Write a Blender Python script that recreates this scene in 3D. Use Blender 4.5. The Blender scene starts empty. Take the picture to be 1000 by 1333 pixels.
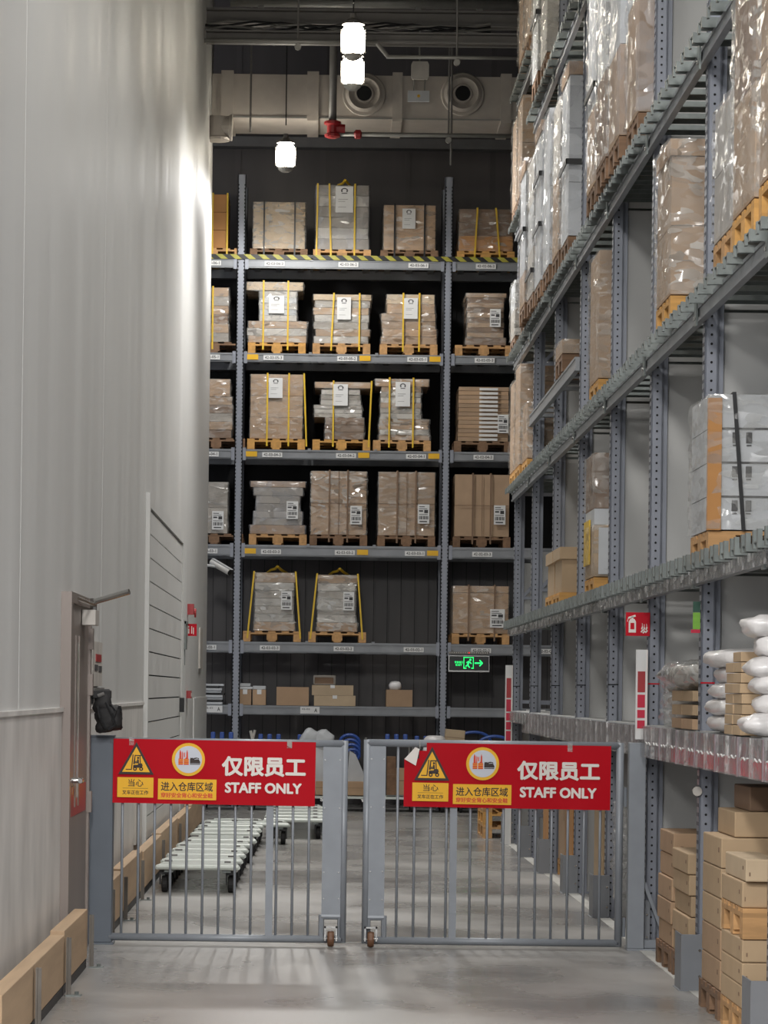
import bpy, math, random
from mathutils import Vector, Matrix
random.seed(7)
SC = bpy.context.scene
COL = SC.collection
# ------------------------------------------------------------------ camera
F = 4200.0; ROLL = 0.0125; CX = 412.0; CY = 898.0; H = 1.6
cd = bpy.data.cameras.new('camera'); cam = bpy.data.objects.new('camera', cd); COL.objects.link(cam)
cd.sensor_fit = 'AUTO'; cd.sensor_width = 36.0; cd.lens = F / 1333.0 * 36.0
cd.shift_x = (500 - CX) / 1333.0; cd.shift_y = (CY - 666.5) / 1333.0
cd.clip_start = 0.1; cd.clip_end = 200
rv = Vector((1, 0, ROLL)).normalized(); uv = Vector((-ROLL, 0, 1)).normalized(); bv = Vector((0, -1, 0))
M = Matrix((rv, uv, bv)).transposed().to_4x4(); M.translation = (0, 0, H)
cam.matrix_world = M
SC.camera = cam
# ------------------------------------------------------------------ world, lamps' light, exposure
SC.view_settings.view_transform = 'Standard'; SC.view_settings.look = 'None'
SC.view_settings.gamma = 1.0; SC.view_settings.use_curve_mapping = False
SC.view_settings.exposure = 0.08
w = bpy.data.worlds.new('store'); SC.world = w; w.use_nodes = True
w.node_tree.nodes['Background'].inputs[0].default_value = (0.80, 0.84, 0.92, 1)
w.node_tree.nodes['Background'].inputs[1].default_value = 1.25
LAMP_Z = 8.62
LAMPS_SEEN = [(0.30, 33.9), (0.315, 35.6), (-0.48, 41.3)]
LAMPS_NEAR = [(1.1, 30.5), (1.1, 27.0), (1.1, 23.5), (1.1, 20.0), (1.1, 16.5)]
LAMPS_HALL = [(-5.5, 5.0), (-1.0, 4.0), (3.5, 5.0), (-5.5, -2.0), (-1.0, -3.0), (3.5, -2.0)]
def lamp_light(x, y, power, soft=0.12, blend=0.3, cone=172):
    l = bpy.data.lights.new('lamp_light', 'SPOT'); l.energy = power; l.spot_size = math.radians(cone); l.spot_blend = blend
    l.shadow_soft_size = soft; l.color = (1.0, 0.98, 0.95)
    o = bpy.data.objects.new('lamp_light', l); COL.objects.link(o); o.location = (x, y, LAMP_Z - 0.42)
    return o

# ------------------------------------------------------------------ helpers
def P(px, py, Y):
    u = (px - CX) / F; v = (CY - py) / F
    return ((u - ROLL * v) * Y, H + (v + ROLL * u) * Y)
def PX(px, py, Y): return P(px, py, Y)[0]
def PZ(px, py, Y): return P(px, py, Y)[1]
def YX(px, py, X):                       # depth at which plane x = X is seen at this pixel
    u = (px - CX) / F; v = (CY - py) / F
    return X / (u - ROLL * v)
def lin(h):
    h = h.lstrip('#'); r = []
    for i in (0, 2, 4):
        c = int(h[i:i+2], 16) / 255.0
        r.append(c / 12.92 if c <= 0.04045 else ((c + 0.055) / 1.055) ** 2.4)
    return (r[0], r[1], r[2], 1.0)
def mat(name, hexc, rough=0.6, metal=0.0, var=0.12, scale=(6, 6, 6), bump=0.0, bscale=(30, 30, 30), rnd=0.0, spec=0.5, coat=0.0, detail=5, rvar=0.0, emit=0.0):
    m = bpy.data.materials.new(name); m.use_nodes = True; nt = m.node_tree; N = nt.nodes; L = nt.links
    b = N['Principled BSDF']; col = lin(hexc)
    b.inputs['Roughness'].default_value = rough; b.inputs['Metallic'].default_value = metal
    b.inputs['Specular IOR Level'].default_value = spec; b.inputs['Coat Weight'].default_value = coat
    b.inputs['Coat Roughness'].default_value = 0.15
    tc = N.new('ShaderNodeTexCoord')
    mp = N.new('ShaderNodeMapping'); mp.inputs['Scale'].default_value = scale; L.new(tc.outputs['Object'], mp.inputs[0])
    oi = N.new('ShaderNodeObjectInfo')
    off = N.new('ShaderNodeVectorMath'); off.operation = 'SCALE'; off.inputs[0].default_value = (13, 7, 5); L.new(oi.outputs['Random'], off.inputs['Scale'])
    ad = N.new('ShaderNodeVectorMath'); L.new(mp.outputs[0], ad.inputs[0]); L.new(off.outputs[0], ad.inputs[1])
    nz = N.new('ShaderNodeTexNoise'); nz.inputs['Scale'].default_value = 1.0; nz.inputs['Detail'].default_value = detail; L.new(ad.outputs[0], nz.inputs['Vector'])
    mr = N.new('ShaderNodeMapRange'); mr.inputs['From Min'].default_value = 0.3; mr.inputs['From Max'].default_value = 0.7
    mr.inputs['To Min'].default_value = 1 - var; mr.inputs['To Max'].default_value = 1 + var; L.new(nz.outputs['Fac'], mr.inputs['Value'])
    m2 = N.new('ShaderNodeMapRange'); m2.inputs['To Min'].default_value = 1 - rnd; m2.inputs['To Max'].default_value = 1 + rnd; L.new(oi.outputs['Random'], m2.inputs['Value'])
    mu = N.new('ShaderNodeMath'); mu.operation = 'MULTIPLY'; L.new(mr.outputs[0], mu.inputs[0]); L.new(m2.outputs[0], mu.inputs[1])
    vm = N.new('ShaderNodeVectorMath'); vm.operation = 'SCALE'; vm.inputs[0].default_value = col[:3]; L.new(mu.outputs[0], vm.inputs['Scale'])
    L.new(vm.outputs[0], b.inputs['Base Color'])
    if rvar:
        m3 = N.new('ShaderNodeMapRange'); m3.inputs['From Min'].default_value = 0.3; m3.inputs['From Max'].default_value = 0.7
        m3.inputs['To Min'].default_value = rough - rvar; m3.inputs['To Max'].default_value = rough + rvar
        L.new(nz.outputs['Fac'], m3.inputs['Value']); L.new(m3.outputs[0], b.inputs['Roughness'])
    if bump:
        mp2 = N.new('ShaderNodeMapping'); mp2.inputs['Scale'].default_value = bscale; L.new(tc.outputs['Object'], mp2.inputs[0])
        n2 = N.new('ShaderNodeTexNoise'); n2.inputs['Scale'].default_value = 1.0; n2.inputs['Detail'].default_value = 3; L.new(mp2.outputs[0], n2.inputs['Vector'])
        bp = N.new('ShaderNodeBump'); bp.inputs['Strength'].default_value = bump; bp.inputs['Distance'].default_value = 0.02
        L.new(n2.outputs['Fac'], bp.inputs['Height']); L.new(bp.outputs[0], b.inputs['Normal'])
    if emit:
        b.inputs['Emission Color'].default_value = col; b.inputs['Emission Strength'].default_value = emit
    return m
def film_mat(name, tint='#ffffff', lo=0.06, hi=0.42, scale=(7, 7, 22), bump=0.9, rough=0.16, milky='#d8d8d4'):
    m = bpy.data.materials.new(name); m.use_nodes = True; nt = m.node_tree; N = nt.nodes; L = nt.links
    for n in list(N): N.remove(n)
    out = N.new('ShaderNodeOutputMaterial'); tc = N.new('ShaderNodeTexCoord'); oi = N.new('ShaderNodeObjectInfo')
    mp = N.new('ShaderNodeMapping'); mp.inputs['Scale'].default_value = scale; mp.inputs['Rotation'].default_value = (0.25, 0.12, 0.1); L.new(tc.outputs['Object'], mp.inputs[0])
    off = N.new('ShaderNodeVectorMath'); off.operation = 'SCALE'; off.inputs[0].default_value = (31, 17, 23); L.new(oi.outputs['Random'], off.inputs['Scale'])
    ad = N.new('ShaderNodeVectorMath'); L.new(mp.outputs[0], ad.inputs[0]); L.new(off.outputs[0], ad.inputs[1])
    nz = N.new('ShaderNodeTexNoise'); nz.inputs['Scale'].default_value = 0.7; nz.inputs['Detail'].default_value = 2; L.new(ad.outputs[0], nz.inputs['Vector'])
    ds = N.new('ShaderNodeVectorMath'); ds.operation = 'SCALE'; ds.inputs['Scale'].default_value = 2.2; L.new(nz.outputs['Color'], ds.inputs[0])
    a2 = N.new('ShaderNodeVectorMath'); L.new(ad.outputs[0], a2.inputs[0]); L.new(ds.outputs[0], a2.inputs[1])
    vo = N.new('ShaderNodeTexVoronoi'); vo.inputs['Scale'].default_value = 2.0; L.new(a2.outputs[0], vo.inputs['Vector'])
    # every cell of the crumpled skin leans its own way and is its own share of milky
    s1 = N.new('ShaderNodeVectorMath'); s1.operation = 'SUBTRACT'; s1.inputs[1].default_value = (0.5, 0.5, 0.5); L.new(vo.outputs['Color'], s1.inputs[0])
    s2 = N.new('ShaderNodeVectorMath'); s2.operation = 'SCALE'; s2.inputs['Scale'].default_value = bump; L.new(s1.outputs[0], s2.inputs[0])
    ge = N.new('ShaderNodeNewGeometry'); s3 = N.new('ShaderNodeVectorMath'); L.new(ge.outputs['Normal'], s3.inputs[0]); L.new(s2.outputs[0], s3.inputs[1])
    bp = N.new('ShaderNodeVectorMath'); bp.operation = 'NORMALIZE'; L.new(s3.outputs[0], bp.inputs[0])
    sp = N.new('ShaderNodeSeparateColor'); L.new(vo.outputs['Color'], sp.inputs[0])
    pw = N.new('ShaderNodeMath'); pw.operation = 'POWER'; pw.inputs[1].default_value = 1.8; L.new(sp.outputs[1], pw.inputs[0])
    mr = N.new('ShaderNodeMapRange'); mr.inputs['To Min'].default_value = lo; mr.inputs['To Max'].default_value = hi; L.new(pw.outputs[0], mr.inputs['Value'])
    pr = N.new('ShaderNodeBsdfPrincipled'); pr.inputs['Base Color'].default_value = lin(milky); pr.inputs['Roughness'].default_value = rough
    pr.inputs['Specular IOR Level'].default_value = 1.0; pr.inputs['Coat Weight'].default_value = 0.8; pr.inputs['Coat Roughness'].default_value = 0.15
    L.new(bp.outputs[0], pr.inputs['Normal']); L.new(bp.outputs[0], pr.inputs['Coat Normal'])
    tr = N.new('ShaderNodeBsdfTransparent'); tr.inputs[0].default_value = lin(tint)
    mx = N.new('ShaderNodeMixShader'); L.new(mr.outputs[0], mx.inputs[0]); L.new(tr.outputs[0], mx.inputs[1]); L.new(pr.outputs[0], mx.inputs[2])
    L.new(mx.outputs[0], out.inputs[0])
    return m

m = {}
m['floor'] = mat('polished_concrete', '#8b8986', 0.3, var=0.26, scale=(0.9, 0.6, 1), bump=0.03, bscale=(40, 40, 40), rvar=0.12)  # colour mottling paints in streaky reflections along with floor marks
m['wall'] = mat('painted_wall', '#cdcdcb', 0.5, spec=0.3, var=0.05, scale=(1, 1.8, 0.12), bump=0.02, bscale=(2, 8, 1), rvar=0.08)
m['concrete'] = mat('bare_concrete', '#cecbc7', 0.6, var=0.15, scale=(2, 2.4, 1.5), bump=0.12, bscale=(6, 10, 3))
m['white_paint'] = mat('white_paint', '#d2d3d1', 0.5, var=0.04)
m['darkwall'] = mat('dark_cladding', '#4b4645', 0.4, var=0.22, scale=(1.6, 1, 0.15))
m['ceiling'] = mat('dark_ceiling', '#2a2827', 0.8, var=0.2)
m['steel'] = mat('rack_steel_blue_grey', '#868a94', 0.42, 0.15, var=0.05, rnd=0.04)
m['beam'] = mat('rack_beam_grey', '#83868a', 0.45, 0.2, var=0.08, rnd=0.03)
m['galv'] = mat('galvanised_steel', '#747a78', 0.42, 0.3, var=0.18, scale=(14, 14, 14), rnd=0.08)
m['panel'] = mat('infill_panel', '#b6b6b4', 0.6, var=0.04, scale=(1, 1, 1))
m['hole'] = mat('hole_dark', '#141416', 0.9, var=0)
m['gate'] = mat('gate_grey', '#8b9097', 0.4, 0.1, var=0.06, scale=(9, 9, 9), rnd=0.03)
m['stake'] = mat('weathered_stake', '#6a645d', 0.6, 0.2, var=0.2)
m['gatepost'] = mat('gate_post_blue_grey', '#5b626b', 0.45, 0.1, var=0.05)
m['guard'] = mat('guard_grey', '#7b7e83', 0.5, 0.1, var=0.05)
m['card'] = mat('cardboard', '#ab8e71', 0.75, var=0.06, rnd=0.12)
m['card2'] = mat('cardboard_greyish', '#a68c72', 0.72, var=0.06, rnd=0.10)
m['cardo'] = mat('cardboard_orange', '#b3804a', 0.7, var=0.07, rnd=0.08)
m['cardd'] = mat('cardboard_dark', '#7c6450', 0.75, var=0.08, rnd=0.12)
m['cardp'] = mat('cardboard_pale', '#b7a286', 0.7, var=0.06, rnd=0.10)
m['cardn'] = mat('cardboard_carton', '#b09778', 0.75, var=0.05, rnd=0.06)
m['pack'] = mat('pale_packaging', '#b7b2ab', 0.5, var=0.12, rnd=0.12)
m['packg'] = mat('grey_packaging', '#9d968d', 0.5, var=0.14, rnd=0.12)
m['packw'] = mat('white_packaging', '#babdc0', 0.5, var=0.07, rnd=0.07)
m['wood'] = mat('pallet_wood', '#b98f60', 0.8, var=0.2, scale=(20, 4, 20), rnd=0.15)
m['woodo'] = mat('pallet_wood_orange', '#c49453', 0.8, var=0.15, scale=(20, 4, 20), rnd=0.1)
m['woodd'] = mat('pallet_wood_dark', '#795e48', 0.85, var=0.2, scale=(20, 4, 20), rnd=0.2)
m['timber'] = mat('bumper_timber', '#b3987a', 0.75, var=0.13, scale=(14, 0.8, 9), rnd=0.06)
m['yellow'] = mat('yellow_strap', '#d9b32c', 0.5, var=0.05)
m['black'] = mat('black_plastic', '#17181a', 0.5, var=0.1)
m['rubber'] = mat('black_rubber', '#1e1d1e', 0.7, var=0.2)
m['paper'] = mat('paper_white', '#d9d9d8', 0.6, var=0.03)
m['ink'] = mat('print_ink', '#3b3a3c', 0.7, var=0)
m['tag_yellow'] = mat('yellow_tag', '#e0ae22', 0.5, var=0.03)
m['red'] = mat('banner_red', '#b90018', 0.55, spec=0.15, var=0.03, scale=(2, 2, 2), bump=0.05, bscale=(5, 5, 8))
m['sign_red'] = mat('sign_red', '#c20a24', 0.5, spec=0.2, var=0.02)
m['sign_yellow'] = mat('sign_yellow', '#f2b718', 0.5, var=0.02)
m['sign_black'] = mat('sign_black', '#2a1712', 0.5, var=0)
m['sign_white'] = mat('sign_white', '#e9e2dc', 0.5, var=0.01)
m['sign_pale'] = mat('sign_pale_blue', '#ced3de', 0.5, var=0.01)
m['sign_orange'] = mat('sign_orange_red', '#d8431f', 0.5, var=0)
m['holder_red'] = mat('red_insert', '#c4183c', 0.4, var=0.10, scale=(5, 5, 5))
m['holder_plum'] = mat('old_insert', '#92868c', 0.3, var=0.35, scale=(9, 16, 20))
m['blue'] = mat('blue_plastic', '#2c4f9c', 0.4, var=0.08)
m['zinc'] = mat('zinc_cart', '#c6ccc6', 0.35, 0.1, var=0.08, rnd=0.05)
m['duct'] = mat('insulated_duct', '#a8a199', 0.55, 0.0, var=0.09, scale=(4, 4, 4))
m['trunk'] = mat('ceiling_steel', '#6e6c6a', 0.55, 0.2, var=0.08)
m['pipe'] = mat('pale_pipe', '#8a8985', 0.45, 0.3, var=0.08)
m['red_paint'] = mat('red_enamel', '#a32a2e', 0.4, var=0.08)
m['doorm'] = mat('door_taupe', '#857b75', 0.4, 0.15, var=0.05, scale=(2, 2, 0.5))
m['chrome'] = mat('brushed_steel', '#a9a8a5', 0.25, 0.9, var=0.05)
m['glassy'] = mat('door_glass', '#c7c4bb', 0.15, 0.0, var=0.05)
m['exit_black'] = mat('exit_black', '#060a08', 0.3, var=0)
m['exit_green'] = mat('exit_green', '#20ff80', 0.4, var=0, emit=1.1)
m['led'] = mat('red_led', '#ff3030', 0.4, var=0, emit=0.6)
m['lamp_glow'] = mat('lamp_glow', '#fff6e4', 0.4, var=0, emit=45)
m['brownwheel'] = mat('wheel_brown', '#6b4a34', 0.5, var=0.2)
m['green_tag'] = mat('green_tag', '#7ab338', 0.5, var=0.25, scale=(3, 3, 14))
m['green_dark'] = mat('green_dark', '#1f4a3a', 0.5, var=0.2)
m['pillow'] = mat('white_bag', '#dcd9d8', 0.4, var=0.05, bump=0.5, bscale=(14, 14, 14), coat=0.4)
m['floor_line'] = mat('worn_white_line', '#b4b3ae', 0.5, var=0.18, scale=(8, 3, 8))
m['haz_y'] = mat('hazard_yellow', '#9c9636', 0.5, var=0.1)
m['film'] = film_mat('stretch_film', lo=0.07, hi=0.38, scale=(5, 5, 14), bump=0.9, rough=0.16)
m['film2'] = film_mat('stretch_film_heavy', lo=0.12, hi=0.55, scale=(5.5, 5.5, 12), bump=1.0, rough=0.16)
m['film3'] = film_mat('stretch_film_grey', lo=0.15, hi=0.45, scale=(4, 4, 5), bump=0.7, rough=0.2, milky='#b9bcc2')
m['clear'] = film_mat('clear_plastic', lo=0.25, hi=0.75, scale=(9, 9, 9), bump=0.6)
m['holder'] = film_mat('label_holder_plastic', lo=0.1, hi=0.6, scale=(12, 9, 8), bump=0.7, rough=0.2, milky='#c9c7c6')

class MB:
    def __init__(s): s.v = []; s.f = []; s.mi = []; s.cur = 0
    def face(s, idx): s.f.append(idx); s.mi.append(s.cur)
    def hexa(s, pts):
        n = len(s.v); s.v += [tuple(p) for p in pts]
        for q in ((0, 3, 2, 1), (4, 5, 6, 7), (0, 1, 5, 4), (1, 2, 6, 5), (2, 3, 7, 6), (3, 0, 4, 7)): s.face([n + i for i in q])
        return s
    def box(s, x0, x1, y0, y1, z0, z1):
        return s.hexa([(x0, y0, z0), (x1, y0, z0), (x1, y1, z0), (x0, y1, z0), (x0, y0, z1), (x1, y0, z1), (x1, y1, z1), (x0, y1, z1)])
    def tube(s, p0, p1, r, n=8, r1=None):
        p0 = Vector(p0); p1 = Vector(p1); d = (p1 - p0).normalized(); a = d.orthogonal().normalized(); b = d.cross(a); r1 = r if r1 is None else r1
        k = len(s.v)
        for p, rr in ((p0, r), (p1, r1)):
            for i in range(n):
                t = 2 * math.pi * i / n; s.v.append(tuple(p + a * math.cos(t) * rr + b * math.sin(t) * rr))
        for i in range(n): j = (i + 1) % n; s.face([k + i, k + j, k + n + j, k + n + i])
        s.face([k + i for i in reversed(range(n))]); s.face([k + n + i for i in range(n)])
        return s
    def path(s, pts, r, n=8):
        for a, b in zip(pts[:-1], pts[1:]): s.tube(a, b, r, n)
        return s
    def bar(s, p0, p1, wx, wz):             # square bar between two points
        p0 = Vector(p0); p1 = Vector(p1); d = (p1 - p0).normalized(); up = Vector((0, 0, 1)) if abs(d.z) < 0.95 else Vector((0, 1, 0))
        a = d.cross(up).normalized() * wx / 2; b = a.cross(d).normalized() * wz / 2
        return s.hexa([p0 - a - b, p0 + a - b, p1 + a - b, p1 - a - b, p0 - a + b, p0 + a + b, p1 + a + b, p1 - a + b])
    def prism(s, poly, y0, y1):              # polygon in x,z extruded along y (poly counter-clockwise seen from -y)
        n = len(poly); k = len(s.v)
        s.v += [(x, y0, z) for x, z in poly] + [(x, y1, z) for x, z in poly]
        s.face([k + i for i in range(n)]); s.face([k + n + i for i in reversed(range(n))])
        for i in range(n): j = (i + 1) % n; s.face([k + j, k + i, k + n + i, k + n + j])
        return s
    def prismx(s, poly, x0, x1):             # polygon in y,z extruded along x
        n = len(poly); k = len(s.v)
        s.v += [(x0, y, z) for y, z in poly] + [(x1, y, z) for y, z in poly]
        s.face([k + i for i in range(n)]); s.face([k + n + i for i in reversed(range(n))])
        for i in range(n): j = (i + 1) % n; s.face([k + j, k + i, k + n + i, k + n + j])
        return s
    def lathe(s, c, prof, axis='y', n=20):    # prof: list of (radius, offset along axis)
        k = len(s.v)
        for r, o in prof:
            for i in range(n):
                t = 2 * math.pi * i / n; a, b = math.cos(t) * r, math.sin(t) * r
                s.v.append({'y': (c[0] + a, c[1] + o, c[2] + b), 'z': (c[0] + a, c[1] + b, c[2] + o), 'x': (c[0] + o, c[1] + a, c[2] + b)}[axis])
        for q in range(len(prof) - 1):
            for i in range(n): j = (i + 1) % n; s.face([k + q * n + i, k + q * n + j, k + (q + 1) * n + j, k + (q + 1) * n + i])
        s.face([k + i for i in range(n)]); s.face([k + (len(prof) - 1) * n + i for i in range(n)])
        return s
    def mesh(s, name, mats, smooth=False):
        me = bpy.data.meshes.new(name); me.from_pydata(s.v, [], s.f)
        for x in (mats if isinstance(mats, (list, tuple)) else [mats]): me.materials.append(x)
        me.polygons.foreach_set('material_index', s.mi)
        if smooth: me.polygons.foreach_set('use_smooth', [True] * len(me.polygons))
        me.update(); return me
    def build(s, name, mats, parent=None, loc=(0, 0, 0), rotz=0.0, smooth=False, label=None, bevel=0.0):
        return link(s.mesh(name, mats, smooth), name, parent, loc, rotz, label, bevel)
def link(me, name, parent=None, loc=(0, 0, 0), rotz=0.0, label=None, bevel=0.0):
    o = bpy.data.objects.new(name, me); COL.objects.link(o); o.location = loc; o.rotation_euler = (0, 0, rotz)
    if parent: o.parent = parent
    if label: o['label'] = label
    if bevel:
        b = o.modifiers.new('bevel', 'BEVEL'); b.width = bevel; b.segments = 2; b.limit_method = 'ANGLE'
    return o
CACHE = {}
def cbox(name, dx, dy, dz, mt, parent, loc, rotz=0.0, label=None, bevel=0.0):     # box standing on its base centre, mesh data shared
    key = (round(dx, 3), round(dy, 3), round(dz, 3), mt.name, name)
    if key not in CACHE: CACHE[key] = MB().box(-dx / 2, dx / 2, -dy / 2, dy / 2, 0, dz).mesh(name, mt)
    return link(CACHE[key], name, parent, loc, rotz, label, bevel)
def thing(name, label, cat, loc=(0, 0, 0), rotz=0.0, group=None):
    o = bpy.data.objects.new(name, None); o.empty_display_size = 0.1; COL.objects.link(o); o.location = loc; o.rotation_euler = (0, 0, rotz)
    o['label'] = label; o['category'] = cat
    if group: o['group'] = group
    return o
def tag(o, label, cat, group=None):
    o['label'] = label; o['category'] = cat
    if group: o['group'] = group
    return o
def struct(o): o['kind'] = 'structure'; return o
def copy_tree(o, parent=None, loc=None, rotz=None, label=None, group=None):
    if o.name not in KIDS: KIDS[o.name] = list(o.children)
    kids = KIDS[o.name]
    c = o.copy(); COL.objects.link(c); c.parent = parent
    if loc is not None: c.location = loc
    if rotz is not None: c.rotation_euler = (0, 0, rotz)
    if label: c['label'] = label
    if group: c['group'] = group
    for ch in kids: copy_tree(ch, c)
    return c
KIDS = {}
def noise3(x, y, z): return math.sin(x * 7.1 + 3 * math.sin(y * 5.3 + z * 3.1)) * math.cos(z * 11.7 + 2 * math.sin(x * 9.1)) + 0.5 * math.sin(y * 23.0 + z * 31.0 + x * 17.0)
def text_mesh(txt, size, mt, bold=0.0, width=None, extr=0.0008):
    cu = bpy.data.curves.new('text', 'FONT'); cu.body = txt; cu.size = size; cu.extrude = extr; cu.offset = bold; cu.align_x = 'LEFT'; cu.resolution_u = 3
    o = bpy.data.objects.new('tmp', cu); COL.objects.link(o)
    bpy.context.view_layer.update()
    me = bpy.data.meshes.new_from_object(o.evaluated_get(bpy.context.evaluated_depsgraph_get()))
    bpy.data.objects.remove(o); me.materials.clear(); me.materials.append(mt)
    xs = [v.co.x for v in me.vertices]; ys = [v.co.y for v in me.vertices]
    return me, min(xs), max(xs), min(ys), max(ys)
def put_text(name, txt, mt, parent, x0, x1, z0, z1, y, bold=0.0):         # lettering fitted into the rectangle x0..x1, z0..z1, facing -y
    me, a, b, c, d = text_mesh(txt, 1.0, mt, 0.0)
    sx = (x1 - x0) / (b - a); sz = (z1 - z0) / (d - c)
    hgt = (z1 - z0) * (1.0 if '\u4e00' <= txt[0] <= '\u9fff' else 1.0); e = bold * hgt * 1.05
    vs = [(v.co.x, v.co.y, v.co.z) for v in me.vertices]; fs = [list(p.vertices) for p in me.polygons]
    k1 = (x1 - x0 - 2 * e) / (b - a); k2 = (z1 - z0 - 2 * e) / (d - c)
    q = MB(); offs = [(0, 0)] if e < 1e-6 else [(-e, 0), (e, 0), (0, -e), (0, e), (-e * 0.7, -e * 0.7), (e * 0.7, e * 0.7), (-e * 0.7, e * 0.7), (e * 0.7, -e * 0.7)]
    for i, (ox, oz) in enumerate(offs):
        n0 = len(q.v); q.v += [(x0 + e + (vx - a) * k1 + ox, y - vz * 0.6 - i * 0.00004, z0 + e + (vy - c) * k2 + oz) for vx, vy, vz in vs]
        for f in fs: q.face([n0 + t_ for t_ in f])
    return q.build(name, mt, parent)

# ------------------------------------------------------------------ shell
WX = -1.45; LOWZ = 1.47; YB = 43.6; YW = 45.6
def shell():
    struct(MB().box(-16, 16, -16, 50, -0.2, 0).build('floor', m['floor']))
    struct(MB().box(-16, 16, -6, 50, 12.0, 12.3).build('ceiling', m['ceiling']))
    struct(MB().box(WX - 0.35, WX, 11.0, 42.35, 0, 12.0).build('wall_left', m['wall']))
    struct(MB().box(-8, 9, YW, YW + 0.3, 0, 12.0).build('wall_back', m['darkwall']))
    struct(MB().box(6.5, 6.8, 11.0, YW, 0, 12.0).build('wall_right', m['ceiling']))
    # vertical ribs of the dark cladding
    for i in range(8):
        o = MB().box(-0.04, 0.04, -0.012, 0, 0, 11.9).build('trim_%d' % (i + 1), m['darkwall'], None, (-3.6 + i * 1.2, YW, 0)); struct(o)
    # lower concrete facing, proud of the wall above it, broken by the door
    struct(MB().box(WX, WX + 0.012, 11, 18.25, 0, LOWZ).box(WX, WX + 0.022, 11, 18.25, LOWZ - 0.012, LOWZ + 0.012).build('baseboard_left', m['concrete']))
    struct(MB().box(WX, WX + 0.012, 19.95, 26.8, 0, LOWZ).box(WX, WX + 0.022, 19.95, 26.8, LOWZ - 0.012, LOWZ + 0.012).build('baseboard_left', m['concrete']))
    struct(MB().box(WX, WX + 0.012, 38.0, 42.35, 0, LOWZ + 0.02).build('baseboard_left', m['white_paint']))
    # wall joints: thin raised vertical seams between the wall sheets
    for k, (y, z0) in enumerate([(12.2, LOWZ), (15.7, LOWZ), (21.6, LOWZ), (26.9, 0.0)]):
        struct(MB().box(WX, WX + 0.001, y, y + 0.05, z0, 12.0 if k < 3 else 4.4).build('trim_%d' % (30 + k), m['wall']))
    # tall sheet that ends the wall
    struct(MB().box(WX, WX + 0.03, 34.2, 34.9, 0, 3.12).build('trim_40', m['white_paint']))
    # white line along the rack feet, and the joints cut in the slab
    struct(MB().box(2.03, 2.11, 6, 36, 0, 0.003).build('trim_41', m['floor_line']))
    for k, y in enumerate([20.45, 28.7, 37.0]):
        struct(MB().box(WX, 2.0, y, y + 0.015, 0, 0.002).build('trim_%d' % (42 + k), m['floor_line']))
shell()

def doors():
    # panelled door in the left wall, built up of horizontal panels
    y0, y1 = 27.2, 33.9
    d = bpy.data.objects.new('door_2', None); COL.objects.link(d); d.location = (WX, y0, 0); struct(d)
    zs = [0.0] + [0.107 + 0.2 * k for k in range(16)]
    for a, b in zip(zs[:-1], zs[1:]):
        MB().box(0.004, 0.022, 0, y1 - y0, a + 0.006, b - 0.006).build('panel', m['wall'], d)
    MB().box(0, 0.004, 0, y1 - y0, 0, 3.11).build('backing_sheet', m['hole'], d)
    f = MB(); f.box(0, 0.035, -0.12, 0, 0, 3.12).box(0, 0.035, y1 - y0, y1 - y0 + 0.12, 0, 3.12).box(0, 0.035, -0.12, y1 - y0 + 0.12, 3.12, 3.24).build('door_frame', m['wall'], d)
    MB().box(0.02, 0.07, y1 - y0 - 0.25, y1 - y0 - 0.15, 1.35, 1.5).build('handle', m['black'], d)
    # narrow steel leaf door
    d = bpy.data.objects.new('door_1', None); COL.objects.link(d); d.location = (WX, 18.3, 0); struct(d)
    L = 1.5
    MB().box(0, 0.06, -0.05, 0.06, 0, 2.08).box(0, 0.06, L + 0.02, L + 0.12, 0, 2.08).box(0, 0.06, -0.05, L + 0.12, 2.08, 2.14).build('door_frame', m['doorm'], d)
    MB().box(0.0, 0.045, 0.06, L + 0.02, 0.01, 2.08).build('door_leaf', m['doorm'], d)
    MB().box(0.044, 0.05, 0.55, 0.72, 0.95, 1.86).build('glazing_slit', m['glassy'], d)
    MB().box(0.044, 0.052, 0.46, 0.55, 0.9, 1.9).box(0.044, 0.052, 0.72, 0.8, 0.9, 1.9).build('slit_surround', m['doorm'], d)
    lv = MB().tube((0.04, 0.32, 1.06), (0.11, 0.32, 1.06), 0.016, 10).build('lever_handle', m['chrome'], d)
    MB().tube((0.1, 0.22, 1.06), (0.1, 0.36, 1.06), 0.013, 10).tube((0.044, 0.32, 1.0), (0.05, 0.32, 1.0), 0.03, 12).build('lever_arm', m['chrome'], lv)
    MB().box(0.045, 0.048, 0.12, L - 0.08, 0.85, 1.02).build('red_sticker', m['red_paint'], d)
    for z in (0.83, 1.55, 1.83):
        MB().box(0.03, 0.075, L + 0.01, L + 0.1, z, z + 0.13).build('hinge', m['doorm'], d)
    cl = MB().box(0.05, 0.13, L - 0.6, L - 0.3, 1.97, 2.06).build('closer_body', m['pack'], d)
    MB().tube((0.12, L - 0.55, 2.11), (0.33, L - 0.62, 2.17), 0.018, 8).tube((0.04, L - 1.2, 2.12), (0.12, L - 0.5, 2.09), 0.012, 8).tube((0.11, L - 0.5, 2.05), (0.11, L - 0.5, 2.13), 0.02, 8).build('closer_arm', m['chrome'], cl)
doors()

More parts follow.
